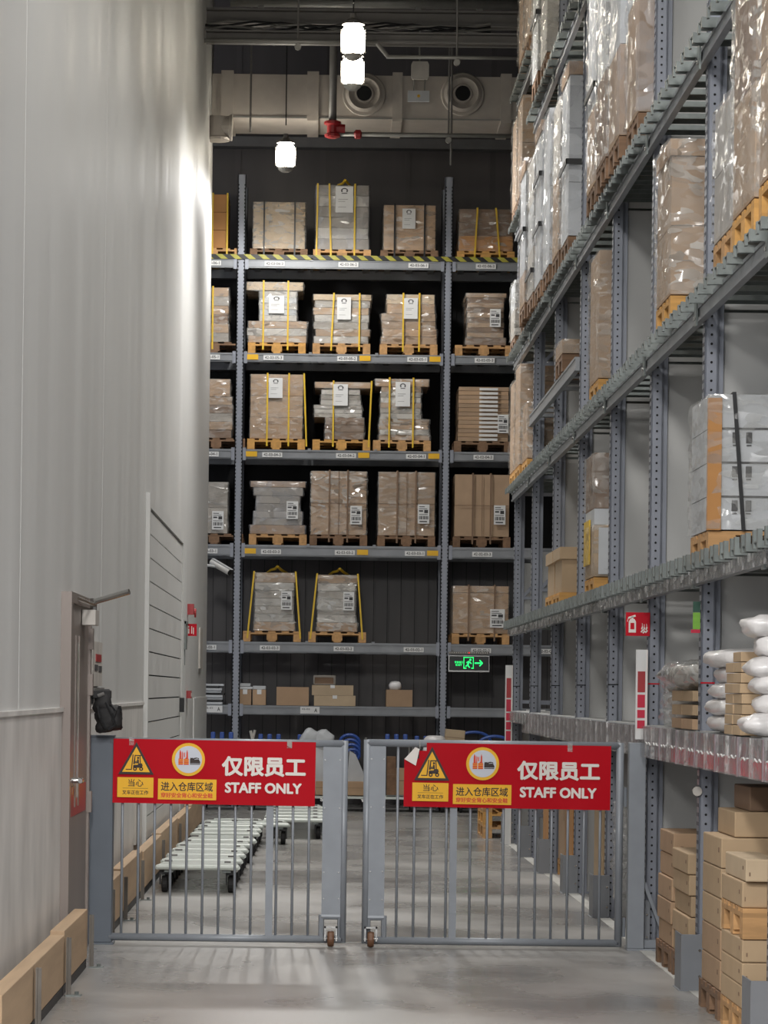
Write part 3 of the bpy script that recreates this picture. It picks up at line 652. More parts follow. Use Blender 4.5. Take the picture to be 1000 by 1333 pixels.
    bload('D', 262, 296, 637, 'grey-brown load with a shipping label at the left end of the fourth level down', U('grey-brown load at the left end of the fourth level'),
          [(255, 296, 637, 704, 'packg', 2, 0.0)], 'film', (), 'yellow', [(276, 291, 675, 699, 'label')], pk='woodd')
    bload('D', 327, 397, 633, 'waisted grey wrapped load with a wide lid, fourth level down', U('waisted grey load'),
          [(326, 397, 690, 702, 'card2', 1, 0), (330, 393, 672, 690, 'packg', 2, 0.004), (333, 390, 652, 672, 'packg', 2, 0.004), (330, 394, 641, 652, 'packg', 1, 0), (326, 397, 633, 641, 'card2', 1, 0)], 'film3', (), 'yellow', [(373, 388, 659, 682, 'label')])
    for (a, b, yt, lb, mt, wr, lab) in ((405, 477, 619, 'shiny wrapped brown block of cartons, fourth level down', 'card', 'film2', (456, 471, 664, 688)), (493, 566, 619, 'neat matt block of four brown cartons left of the second upright, fourth level', 'card2', 'film', (544, 559, 661, 686)),
                                    (592, 663, 621, 'neat block of brown cartons in the right bay of the fourth level', 'card2', None, (643, 658, 661, 686))):
        t = bload('D', a, b, yt, lb, U(lb.split(',')[0] + ''), [(a, b, yt, 702, mt, 2, 0.0)], wr, (a + (b - a) * 0.33, a + (b - a) * 0.66), 'cardd', [lab + ('label',)], pk='woodd')
        MB().box(-0.004, 0.004, -0.556, -0.552, 0.01, (702 - yt) * YF / F).box(-0.36, 0.36, -0.556, -0.552, 0.42, 0.426).build('carton_seam', m['cardd'], t)
    for (a, b, yt, p, lb) in ((331, 384, 744, 354, 'leftmost of the two shiny narrow packs tied down with yellow straps'), (413, 465, 746, 439, 'right of the two shiny narrow packs tied down with yellow straps')):
        bload('E', a, b, yt, lb, U(lb.replace('tied down with yellow straps', '').strip()),
              [(a, b, 808, 820, 'card', 1, 0), (a + 1, b - 2, 757, 808, ('pack', 'packg'), 5, 0.004), (a, b, yt, 757, 'card2', 1, 0)], 'film2', ((a - 9, a), (b + 7, b + 1)), 'yellow', [(b - 18, b - 4, 768, 792, 'label')], pcx=p, knot=True, pk='wood')
    bload('E', 590, 662, 768, 'plain brown carton with two dark bands above the exit sign', U('plain brown carton above the exit sign'),
          [(590, 662, 777, 830, 'card', 1, 0), (590, 662, 768, 777, 'card', 1, 0)], 'film', (610, 644), 'cardd', [(638, 657, 798, 822, 'label')], pk='wood')
back_loads()

def small_items():
    z0 = 1.385
    def cart(x0, x1, yt, yb, lb, mt='card', dy=0.0, dep=0.5, tape=True):
        xa, xb = bx(x0, 905), bx(x1, 905); h = (yb - yt) * YF / F; zb = z0 + (918 - yb) * YF / F
        o = MB().box(-(xb - xa) / 2, (xb - xa) / 2, 0, dep, 0, h); t = thing('cardboard_box', lb, 'box', ((xa + xb) / 2, YF + 0.03 + dy, zb), 0, 'boxes on the lowest shelf of the back rack')
        o.build('carton', m[mt], t)
        if tape: MB().box(-0.03, 0.03, -0.002, dep, h, h + 0.002).box(-0.03, 0.03, -0.003, -0.001, h * 0.7, h).build('tape', m['paper'], t)
        return t
    cart(311, 327, 898, 918, 'small brown box next to the left upright on the lowest shelf')
    cart(329, 346, 898, 918, 'small brown box second from the left upright on the lowest shelf')
    cart(360, 402, 894, 918, 'medium plain brown box standing alone on the lowest shelf', tape=False)
    cart(409, 463, 904.5, 918, 'wide low brown box with the other box on top of it', 'cardp')
    cart(406, 460, 891, 904.2, 'brown box stacked on the wide low box', 'cardp')
    cart(503, 537, 896, 918, 'brown box with a white bag lying on it', 'card', tape=False)
    for k, (a, b, y0, y1, lb) in enumerate([(311, 329, 894.5, 897.8, 'lower white folded pack on the first small box'), (312, 326, 890, 894.2, 'upper white folded pack on the first small box'), (329, 346, 893, 897.8, 'white folded pack on the second small box')]):
        xa, xb = bx(a, 900), bx(b, 900)
        o = MB().box(0, xb - xa, 0, 0.35, 0, (y1 - y0) * YF / F).build('folded_pack', m['packw'], None, (xa, YF + 0.05, z0 + (918 - y1) * YF / F), bevel=0.008); tag(o, lb, 'pack', 'white packs on the small boxes')
    # clear crate
    xa, xb = bx(408, 885), bx(437, 885); t = thing('clear_crate', 'small dark clear crate on top of the stacked boxes', 'crate', ((xa + xb) / 2, YF + 0.05, z0 + 27.3 * YF / F))
    w2 = (xb - xa) / 2; h = 0.13
    MB().box(-w2, w2, 0, 0.02, 0, 0.015).box(-w2, w2, 0, 0.02, h - 0.012, h).box(-w2, -w2 + 0.012, 0, 0.02, 0, h).box(w2 - 0.012, w2, 0, 0.02, 0, h).box(-w2, w2, 0.3, 0.32, 0, h).box(-w2, -w2 + 0.01, 0, 0.32, h - 0.012, h).box(w2 - 0.01, w2, 0, 0.32, h - 0.012, h).box(-w2, w2, 0, 0.32, 0, 0.006).build('crate_frame', m['packg'], t)
    MB().box(-w2 + 0.02, w2 - 0.03, 0.03, 0.28, 0.01, h - 0.03).build('dark_contents', m['cardd'], t)
    # white bag
    o = blob(0.17, 0.2, 0.12, 3); o = link(o.mesh('white_bag', m['pillow'], True), 'white_bag', None, (bx(515, 900), YF + 0.13, z0 + 22.3 * YF / F + 0.05)); tag(o, 'crumpled white bag on the brown box of the lowest shelf', 'bag')
    # flat packs at far left: stack of pale and dark packs
    z = z0
    for k in range(9):
        h = 0.028 if k % 3 else 0.034; dx = random.uniform(-0.03, 0.03)
        lb = {0: 'bottom', 8: 'top'}.get(k)
        xa = bx(258, 905) + dx; o = MB().box(0, bx(294, 905) - bx(262, 905) - 0.03 * (k % 2), 0, 0.4, 0, h).build('flat_pack', m['packw'] if k % 3 != 1 else m['black'], None, (xa, YF + 0.04 + random.uniform(0, 0.05), z), bevel=0.006); z += h + 0.001
        names = ['lowest', 'second', 'third', 'fourth', 'fifth', 'sixth', 'seventh', 'eighth', 'topmost']
        tag(o, names[k] + ' flat pack from below in the pile at the left end of the lowest shelf', 'pack', 'pile of flat packs left of the upright')
def blob(sx, sy, sz, seed, n=14, k=9, sq=0.6, amp=0.08):
    b = MB()
    def sp(c, e): return math.copysign(abs(c) ** e, c)
    for j in range(k + 1):
        ph = -math.pi / 2 + math.pi * j / k
        for i in range(n):
            th = 2 * math.pi * i / n
            x = sp(math.cos(ph), 0.5) * sp(math.cos(th), sq) * sx / 2; y = sp(math.cos(ph), 0.5) * sp(math.sin(th), sq) * sy / 2; z = sp(math.sin(ph), 0.8) * sz / 2
            d = 1 + amp * noise3(x * 2 + seed, y * 2, z * 3 + seed * 0.7)
            b.v.append((x * d, y * d, z * d))
    for j in range(k):
        for i in range(n): q = (i + 1) % n; b.face([j * n + i, j * n + q, (j + 1) * n + q, (j + 1) * n + i])
    return b
small_items()

# ------------------------------------------------------------------ right rack
XR = 2.08
PY = [14.69 + 2.78 * i for i in range(-1, 8)]        # upright positions: 11.91 ... 34.15
def pyi(i): return 17.47 + 2.78 * i                   # upright i (0 = the one above the nearer guard in full view)
LV = {'L2': (2.195, 2.262), 'L3': (3.62, 3.71), 'L4': (5.01, 5.10), 'L5': (7.04, 7.13), 'L5b': (6.38, 6.46), 'L6': (7.75, 7.84)}
DECK = {k: v[1] + 0.032 for k, v in LV.items()}
def right_rack():
    t = thing('pallet_rack', 'long blue-grey pallet rack running along the right side of the aisle', 'rack', (XR, 17.47, 0))
    ox, oy = XR, 17.47
    TOP = 9.6
    W = 0.075
    up = MB().box(0, W, 0, 0.012, 0, TOP).box(0, 0.01, 0, 0.1, 0, TOP).box(W - 0.01, W, 0, 0.1, 0, TOP).box(W, W + 0.03, 0.02, 0.08, 0, TOP).mesh('upright', m['steel'])
    ho = MB()
    for i in range(190): ho.tube((W / 2, -0.0015, 0.05 + i * 0.05), (W / 2, 0.001, 0.05 + i * 0.05), 0.0075, 6)
    for i in range(190):
        for y in (0.025, 0.075): ho.box(-0.0015, 0.001, y - 0.006, y + 0.006, 0.04 + i * 0.05, 0.06 + i * 0.05)
    hm = ho.mesh('bolt_holes', m['hole'])
    pn = MB()
    for (a, b) in ((0.0, 1.38), (1.40, 2.25), (2.27, 3.68), (3.70, 5.06), (5.08, 7.10), (7.12, 9.5)):
        pn.box(0.11, 1.12, 0.05, 0.06, a + 0.006, b)
    pm = None
    for i in range(-2, 7):
        y = pyi(i) - oy
        u = link(up, 'upright', t, (0, y, 0)); h = link(hm, 'bolt_holes', u); h['kind'] = 'stuff'
        link(up, 'upright', t, (1.14, y, 0))
        if i <= 4:
            for (a, b) in ((0.0, 1.38), (1.39, 2.25), (2.26, 3.68), (3.69, 5.06), (5.07, 7.10), (7.11, 9.5)):
                cbox('infill_panel', 1.02, 0.012, b - a - 0.008, m['panel'], t, (0.62, y + 0.06, a + 0.004))
        else:
            br = MB()
            for k in range(8): br.bar((0.08, y + 0.05, 0.4 + k * 1.1), (1.14, y + 0.05, 1.5 + k * 1.1 if k % 2 == 0 else 0.4 + k * 1.1), 0.035, 0.035).bar((0.08, y + 0.05, 0.4 + k * 1.1), (1.14, y + 0.05, 0.4 + k * 1.1), 0.03, 0.03)
            br.build('frame_bracing', m['steel'], t)
            cbox('infill_panel', 1.02, 0.012, 1.36, m['panel'], t, (0.62, y + 0.07, 0.004)); cbox('infill_panel', 1.02, 0.012, 0.68, m['panel'], t, (0.62, y + 0.07, 2.29))
        # front bracing strut seen on the panel
        MB().box(-0.02, 0.12, -0.02, 0.12, 0, 0.012).build('foot_plate', m['steel'], t, (0, y, 0))
        for z in (1.66,):
            MB().box(0.0, W, -0.004, -0.001, z, z + 0.008).build('splice_mark', m['hole'] if i > 1 else m['sign_red'], t, (0, y, 0))
    # beams, decks
    def level(nm, i0, i1, deck=True, xoff=0.0):
        za, zb = LV[nm]
        for i in range(i0, i1):
            a, b = pyi(i) + (0.05), pyi(i + 1) + 0.05
            h = zb - za
            bm = MB().box(-0.03, 0.0, a - oy, b - oy, za, zb).box(-0.038, -0.03, a - oy, b - oy, za, za + h * 0.2).box(-0.038, -0.03, a - oy, b - oy, zb - h * 0.2, zb)
            bm.build('front_beam', m['beam'], t)
            MB().box(1.16, 1.19, a - oy, b - oy, za, zb).build('rear_beam', m['beam'], t)
            MB().box(-0.048, -0.038, a - oy - 0.04, a - oy + 0.05, za - 0.02, zb + 0.03).build('beam_connector', m['galv'], t)
            MB().tube((-0.05, a - oy, za + 0.02), (-0.058, a - oy, za + 0.02), 0.012, 6).build('bolt', m['chrome'], t)
            if deck:
                for k in range(7):
                    y = a + (k + 0.5) * (b - a) / 7 - oy
                    key = 'bar_mesh' + ('2' if nm == 'L2' else '')
                    if key not in CACHE:
                        q = MB(); q.box(-0.11, 1.2, -0.095, -0.083, 0, 0.032).box(-0.11, 1.2, 0.083, 0.095, 0, 0.032).box(-0.11, 1.2, -0.083, 0.083, 0.026, 0.032)
                        if nm == 'L2': q.box(-0.112, -0.09, -0.097, -0.05, -0.0, 0.085).box(-0.112, -0.09, 0.05, 0.097, 0.0, 0.085)
                        else: q.box(-0.113, -0.1, -0.1, -0.055, -0.02, 0.036).box(-0.113, -0.1, 0.055, 0.1, -0.02, 0.036).box(-0.11, -0.02, -0.099, -0.096, -0.02, 0.034)
                        CACHE[key] = q.mesh('deck_bar', m['galv'])
                    link(CACHE[key], 'deck_bar', t, (0, y, zb))
    level('L2', -2, 6); level('L3', -2, 6); level('L4', -2, 6); level('L5', 2, 5); level('L5b', 5, 6); level('L6', 5, 6)
    # plain intermediate beam
    for i in (3, 4):
        a, b = pyi(i) - oy, pyi(i + 1) - oy
        MB().box(-0.04, -0.005, a, b, 4.18, 4.29).box(-0.046, -0.04, a, b, 4.18, 4.2).box(-0.046, -0.04, a, b, 4.27, 4.29).build('front_beam', m['beam'], t)
        MB().box(1.16, 1.19, a, b, 4.18, 4.28).build('rear_beam', m['beam'], t)
        for k in range(5): MB().box(0, 1.18, -0.05, 0.05, -0.03, 0).build('support_bar', m['beam'], t, (0, a + (k + 0.5) * (b - a) / 5, 4.285))
    # label holders under level two
    hmesh = MB().box(-0.012, 0, 0.01, 0.36, 0, 0.105).mesh('label_holder', m['holder'])
    tags = [MB() for _ in range(3)]
    for k in range(3):
        random.seed(k)
        y = 0.03
        while y < 0.3:
            w_ = random.uniform(0.03, 0.09); z = random.uniform(0.01, 0.05); tags[k].box(-0.003, 0.002, y, y + w_, z, z + random.uniform(0.03, 0.05)); y += w_ + random.uniform(0.01, 0.06)
    tm = [q.mesh('paper_tag', m['paper']) for q in tags]
    n = int((pyi(6) - pyi(-2)) / 0.37)
    for i in range(n):
        hld = link(hmesh, 'label_holder', t, (-0.05, pyi(-2) - oy + 0.1 + i * 0.37, 2.195))
        if i % 4 != 3: link(tm[i % 3], 'paper_tag', hld, (0.004, 0, 0))
    # lowest level: shelf with deep fascia full of ticket holders
    for i in range(-2, 6):
        a, b = pyi(i) + 0.03 - oy, pyi(i + 1) + 0.03 - oy
        z0 = 1.22 if i < 5 else 1.30
        MB().box(-0.03, 0.0, a, b, z0, 1.40).box(-0.036, -0.03, a, b, 1.385, 1.4).build('shelf_fascia', m['beam'], t)
        MB().box(0.0, 1.16, a + 0.08, b, 1.38, 1.405).build('shelf_panel', m['panel'], t)
        MB().box(1.16, 1.19, a, b, 1.25, 1.4).build('rear_beam', m['beam'], t)
    k = 0; y = pyi(-2)
    while y < pyi(6) - 0.2:
        i = (y - pyi(0)) / 2.78
        wv = 0.44
        top = 1.40
        if i < 0.35: ins, za, zb = 'holder_red', 1.215, 1.30
        elif i < 0.85: ins, za, zb = 'holder_plum', 1.30, 1.40
        elif i < 4.9: ins, za, zb = 'holder_plum', 1.23, 1.395
        else: ins, za, zb = 'galv', 1.31, 1.39
        zlo = 1.22 if i < 5 else 1.30
        hd = MB().box(-0.012, 0, 0.01, wv - 0.012, zlo - 0.01 - 1.2, 0.2).build('ticket_holder', m['holder'], t, (-0.045, y - oy, 1.2))
        MB().box(0.002, 0.006, 0.015, wv - 0.02, za - 1.2, zb - 1.2).build('ticket_insert', m[ins], hd)
        if i < 0.8:
            MB().box(-0.018, -0.013, 0.0, 0.035, zlo - 1.21, 0.2).build('holder_clip', m['film2'] if k % 2 else m['holder_plum'], hd)
            q = MB(); pts = [(-0.02, 0.05 + 0.05 * j, 0.10 + 0.008 * math.sin(j * 2.1 + k)) for j in range(6)]; q.path(pts, 0.004, 5).build('torn_paper_edge', m['paper'], hd)
        y += wv; k += 1
    # rack feet guards: one object each
right_rack()
def guards():
    w_ = {-2: 'beyond the right edge, nearest the camera', -1: 'at the bottom right corner of the photo', 0: 'nearest in full view, between two floor stacks of cartons', 1: 'standing hidden behind the gate hinge post', 2: 'seen at the right end through the right gate', 3: 'second from the right through the right gate',
          4: 'third from the right through the right gate', 5: 'fourth from the right through the right gate', 6: 'farthest, at the far end of the right rack'}
    for i in range(-2, 7):
        t = thing('upright_guard', 'grey steel foot guard ' + w_[i], 'guard', (1.985, pyi(i) - 0.07, 0), 0, 'guards at the feet of the right rack')
        h = 0.305
        MB().box(0, 0.12, 0, 0.006, 0.004, h).box(0, 0.006, 0.006, 0.3, 0.004, h).box(0, 0.12, 0.006, 0.02, h - 0.01, h).build('guard_plate', m['guard'], t)
        MB().box(-0.01, 0.12, 0, 0.3, 0, 0.004).build('base_plate', m['guard'], t)
        for z in (0.08, 0.22): MB().tube((0.1, 0, z), (0.1, -0.004, z), 0.008, 6).build('bolt', m['chrome'], t)
guards()

def right_loads():
    GR = 'loads in the right rack'
    def slot(i, k): return pyi(i) + 0.135 + 0.865 * k
    def ld(lev, i, k, X, ytop_px, px_ref, label, mt, wrap='film', layers=1, pk='wood', straps=(), bands=(), smat='yellow', jit=0.0, y0=None, pal=True, sh=(), thick=0.8, wx=1.1, ztop=None, cap=None, name='pallet_load', base=None):
        Y0 = slot(i, k) if y0 is None else y0
        zb = DECK[lev] if lev in DECK else base
        if pal: pallet(X + wx / 2 + 0.0, Y0 + thick / 2, zb, 'wooden pallet under the ' + label, 'pallets in the right rack', pk, math.pi / 2, 0.78, 1.1 if wx > 1 else 1.1)
        z0 = zb + (PAL_H if pal else 0) + 0.003
        zt = PZ(px_ref, ytop_px, Y0) if ztop is None else ztop
        lay = []
        mts = mt if isinstance(mt, tuple) else (mt,)
        for q in range(layers):
            a = z0 + (zt - z0) * q / layers; b = z0 + (zt - z0) * (q + 1) / layers
            lay.append((X + random.uniform(0, jit), X + wx - 0.02, a, b, mts[q % len(mts)], 'carton', 0.01 + random.uniform(0, jit)))
        if cap: lay.append((X - 0.01, X + wx, zt, zt + cap[1], cap[0], 'carton_lid', 0.0))
        t = make_load(name, label, GR, X, X + wx, Y0, Y0 + thick - 0.02, z0, lay, wrap, [X + s for s in straps], bands, sh, smat=smat, sd=i * 3 + k)
        return t, X + wx / 2, Y0 + thick / 2 - 0.01, z0, zt
    # --- level 3
    t, cx, cy, z0, zt = ld('L3', 0, 1, 2.0, 203, 872, 'tall brown wrapped carton with a lid on an orange pallet high in the right rack', 'card2', 'film2', 2, 'woodo', cap=('card', 0.1))
    ld('L3', -1, 1, 2.0, 112, 950, 'greyish sheet-wrapped slab with a cardboard corner strip high at the right', ('packg', 'pack'), 'film3', 2)
    MB().box(2.012 - 0.0, 2.07, slot(-1, 1) - 0.035, slot(-1, 1) - 0.022, 3.9, 4.98).build('corner_board', m['cardo'])
    o = bpy.data.objects['corner_board']; tag(o, 'long cardboard corner board leaning in front of the greyish slab', 'cardboard')
    ld('L3', -1, 0, 1.985, 0, 985, 'very glossy crinkled wrapped load at the top right edge', ('card2', 'cardd'), 'film2', 2, 'woodo', ztop=4.97)
    ld('L3', -2, 2, 1.97, 0, 995, 'glossy wrapped load partly outside the right edge on an orange pallet', ('card2',), 'film2', 2, 'woodo', ztop=4.97)
    ld('L3', 2, 0, 2.02, 325, 778, 'slim tall brown wrapped carton on an orange pallet in the middle of the third level', ('card2', 'card'), 'film', 1, 'woodo', y0=23.42)
    ld('L3', 5, 2, 2.01, 495, 668, 'far brown wrapped load nearest the back rack on the third level', 'card2', 'film', 2, 'woodo')
    ld('L3', 5, 1, 2.01, 473, 674, 'tallest of the three far brown wrapped loads on the third level', 'card2', 'film', 2, 'woodo')
    ld('L3', 5, 0, 2.03, 523, 682, 'short rounded brown wrapped load in front of the two taller far ones', 'card', 'film2', 2, 'woodo')
    # --- intermediate beam
    ld(None, 3, 1, 2.02, 441, 727, 'small low brown wrapped carton on the plain middle beam', 'card2', 'film', 1, 'woodd', y0=26.95, base=4.29)
    # --- level 4 (near to far)
    ld('L4', 1, 0, 1.99, 0, 835, 'nearest tall white wrapped board pack with a black band, on the upper level', ('card2', 'packw', 'packw'), 'film3', 3, 'woodd', bands=(6.35,), ztop=7.6)
    ld('L4', 1, 1, 1.95, 0, 815, 'tall smooth white wrapped pack second nearest on the upper level', ('card2', 'packw', 'packw', 'packw'), 'film3', 4, 'woodd', ztop=7.7)
    ld('L4', 1, 2, 1.94, 0, 795, 'tall white ribbed glossy pack third nearest on the upper level', ('cardd', 'packw', 'packw', 'packw'), 'film2', 4, 'woodd', ztop=7.75)
    ld('L4', 2, 0, 1.96, 0, 778, 'tall pale wrapped pack with a dark band beside the third upright', ('card2', 'packw', 'packw'), 'film3', 3, 'woodd', bands=(5.95,), ztop=7.0)
    t = ld('L4', 3, 0, 1.98, 97, 740, 'white wrapped pack with brown carton top and a black band below the sloping beam', ('packw', 'packw', 'packw'), 'film3', 3, 'woodd', bands=(5.85,), cap=('card', 0.11))
    ld('L4', 3, 1, 1.97, 125, 726, 'pale brown wrapped load behind the brown-topped pack', ('card2', 'pack'), 'film2', 2, 'woodd')
    ld('L4', 3, 2, 1.95, 140, 720, 'slim pale load between the brown-topped pack and the capped pack', ('packw', 'packw'), 'film3', 2, 'woodd')
    ld('L4', 4, 0, 1.95, 170, 706, 'white wrapped pack with a small brown cap and two dark bands', ('packw', 'packw', 'packw'), 'film3', 3, 'woodd', bands=(5.75, 6.2), cap=('card', 0.1))
    ld('L4', 4, 1, 1.94, 200, 700, 'white wrapped pack with glossy edge behind the one with the small brown cap', ('pack', 'packw'), 'film2', 3, 'woodd', bands=(5.45,))
    ld('L4', 4, 2, 1.92, 222, 688, 'broad pale green-white pack with a brown top at the far end of the upper level', ('card2', 'packw', 'packw', 'packw'), 'film3', 4, 'woodd', bands=(5.95,), cap=('card', 0.12))
    ld('L4', 5, 0, 2.0, 320, 678, 'far brown wrapped load under the short upper deck', ('card2', 'card2'), 'film', 2, 'woodd')
    ld('L4', 5, 2, 2.0, 364, 667, 'farthest white wrapped load on the upper level', ('pack', 'packw'), 'film2', 2, 'woodd')
    # --- level 5 and 6
    ld('L5', 4, 1, 1.96, 0, 700, 'white glossy wrapped pack with a black band at the very top near the ceiling', ('packw', 'packw'), 'film2', 2, 'woodd', bands=(7.82,), ztop=8.75)
    ld('L5', 4, 0, 1.98, 0, 720, 'pale brown load at the very top right of the black-banded pack', ('pack', 'card2'), 'film2', 2, 'woodd', ztop=8.7)
    ld('L5b', 5, 1, 2.0, 172, 672, 'brown wrapped load on the short far upper deck', 'card2', 'film', 2, 'woodd', ztop=7.6)
    ld('L5b', 5, 2, 2.0, 172, 668, 'farthest brown wrapped load on the short far upper deck', 'card2', 'film', 2, 'woodd', ztop=7.55)
    ld('L6', 5, 1, 2.0, 0, 680, 'brown wrapped load on the topmost far deck', 'card', 'film2', 2, 'woodd', ztop=9.0)
    ld('L6', 5, 0, 2.0, 0, 690, 'nearer brown wrapped load on the topmost far deck', 'card2', 'film2', 2, 'woodd', ztop=8.9)
    # --- level 2
    X, Y0 = 1.99, 16.45
    zb = DECK['L2']; pallet(X + 0.55, Y0 + 0.4, zb, 'wooden pallet under the big white carton block with black straps', 'pallets in the right rack', 'wood', math.pi / 2, 0.78, 1.1)
    z0 = zb + PAL_H + 0.003; zt = PZ(925, 513, Y0); n = 4; h = (zt - z0) / n
    lay = [(X, X + 1.1, z0 + q * h, z0 + (q + 1) * h, 'packw', 'carton', 0.0) for q in range(n)]
    t = make_load('pallet_load', 'big white carton block with black straps and a brown corner board in the right rack', GR, X, X + 1.1, Y0, Y0 + 0.78, z0, lay, 'film', (), (), (), sd=5)
    cx, cy = X + 0.55, Y0 + 0.39
    MB().box(-0.55, -0.49, -0.405, -0.395, 0.0, zt - z0 - 0.02).box(-0.56, -0.55, -0.405, -0.36, 0.0, zt - z0 - 0.02).build('corner_board', m['cardo'], t)
    MB().bar((-0.43, -0.41, zt - z0 + 0.005), (-0.375, -0.41, 0.0), 0.02, 0.006).bar((-0.43, -0.41, zt - z0 + 0.008), (-0.4, 0.35, zt - z0 + 0.008), 0.02, 0.006).build('strap', m['black'], t)
    for q in range(1, n):
        MB().box(-0.49, 0.55, -0.396, -0.393, q * h - 0.006, q * h + 0.004).build('carton_joint', m['black'], t)
        for x in (-0.42, -0.35): MB().box(x - 0.015, x + 0.015, -0.397, -0.391, q * h - 0.075, q * h - 0.02).box(x - 0.012, x + 0.012, -0.397, -0.391, q * h - 0.09, q * h - 0.083).build('printed_mark', m['ink'], t)
    t, cx, cy, z0, zt = ld('L2', 2, 0, 1.99, 653, 771, 'slim load with a white carton and a yellow sheet on its side, second level', ('cardn', 'card2'), 'film', 1, 'woodo', y0=23.25, ztop=PZ(771, 683, 23.25))
    MB().box(-0.52, -0.2, -0.405, -0.395, 0.02, zt - z0 - 0.02).build('white_sheet', m['packw'], t)
    MB().box(-0.565, -0.555, -0.1, 0.36, 0.1, zt - z0 + 0.05).build('yellow_sheet', m['yellow'], t)
    za = zt + 0.0
    o = thing('white_carton', 'white flat carton between the slim load and the dark wrapped carton on top of it', 'box', (2.54, 23.65, zt + 0.003)); MB().box(-0.55, 0.55, -0.38, 0.38, 0, 0.115).build('carton', m['packw'], o); zt += 0.12
    z3 = PZ(771, 589, 23.25)
    o = thing('wrapped_carton', 'dark brown carton in crinkled film topmost in the slim stack, second level', 'box', (2.54, 23.65, zt)); MB().box(-0.55, 0.55, -0.38, 0.38, 0, z3 - zt).build('carton', m['cardd'], o)
    MB().box(-0.45, 0.5, -0.385, -0.38, z3 - zt - 0.1, z3 - zt).build('paper_sheet', m['packw'], o)
    shell_mesh([(0.0, -0.55, 0.55, -0.38, 0.38), (z3 - zt, -0.55, 0.55, -0.38, 0.38)], 3.3).build('plastic_wrap', m['film2'], o, smooth=True)
    for k, lb in ((1, 'nearer of the two lidded brown bulk boxes on the second level'), (2, 'farther of the two lidded brown bulk boxes on the second level')):
        Y0 = pyi(3) + 0.135 + 0.865 * k; zb = DECK['L2']
        pallet(2.56, Y0 + 0.4, zb, 'wooden pallet under the ' + lb, 'pallets in the right rack', 'woodo', math.pi / 2, 0.78, 1.1)
        z0 = zb + PAL_H; zt = PZ(726, 712, Y0) if k == 1 else PZ(716, 712, pyi(3) + 1)
        o = thing('bulk_box', lb, 'box', (2.57, Y0 + 0.4, z0 + 0.002), 0, 'lidded bulk boxes')
        hh = zt - z0
        MB().box(-0.54, 0.54, -0.37, 0.37, 0, hh - 0.09).build('box_body', m['cardn'], o)
        MB().box(-0.56, 0.56, -0.395, 0.395, hh - 0.1, hh).build('box_lid', m['cardn'], o)
        if k == 1: MB().box(0.0, 0.3, -0.2, 0.3, hh, hh + 0.05).build('yellow_wrap', m['yellow'], o)
right_loads()

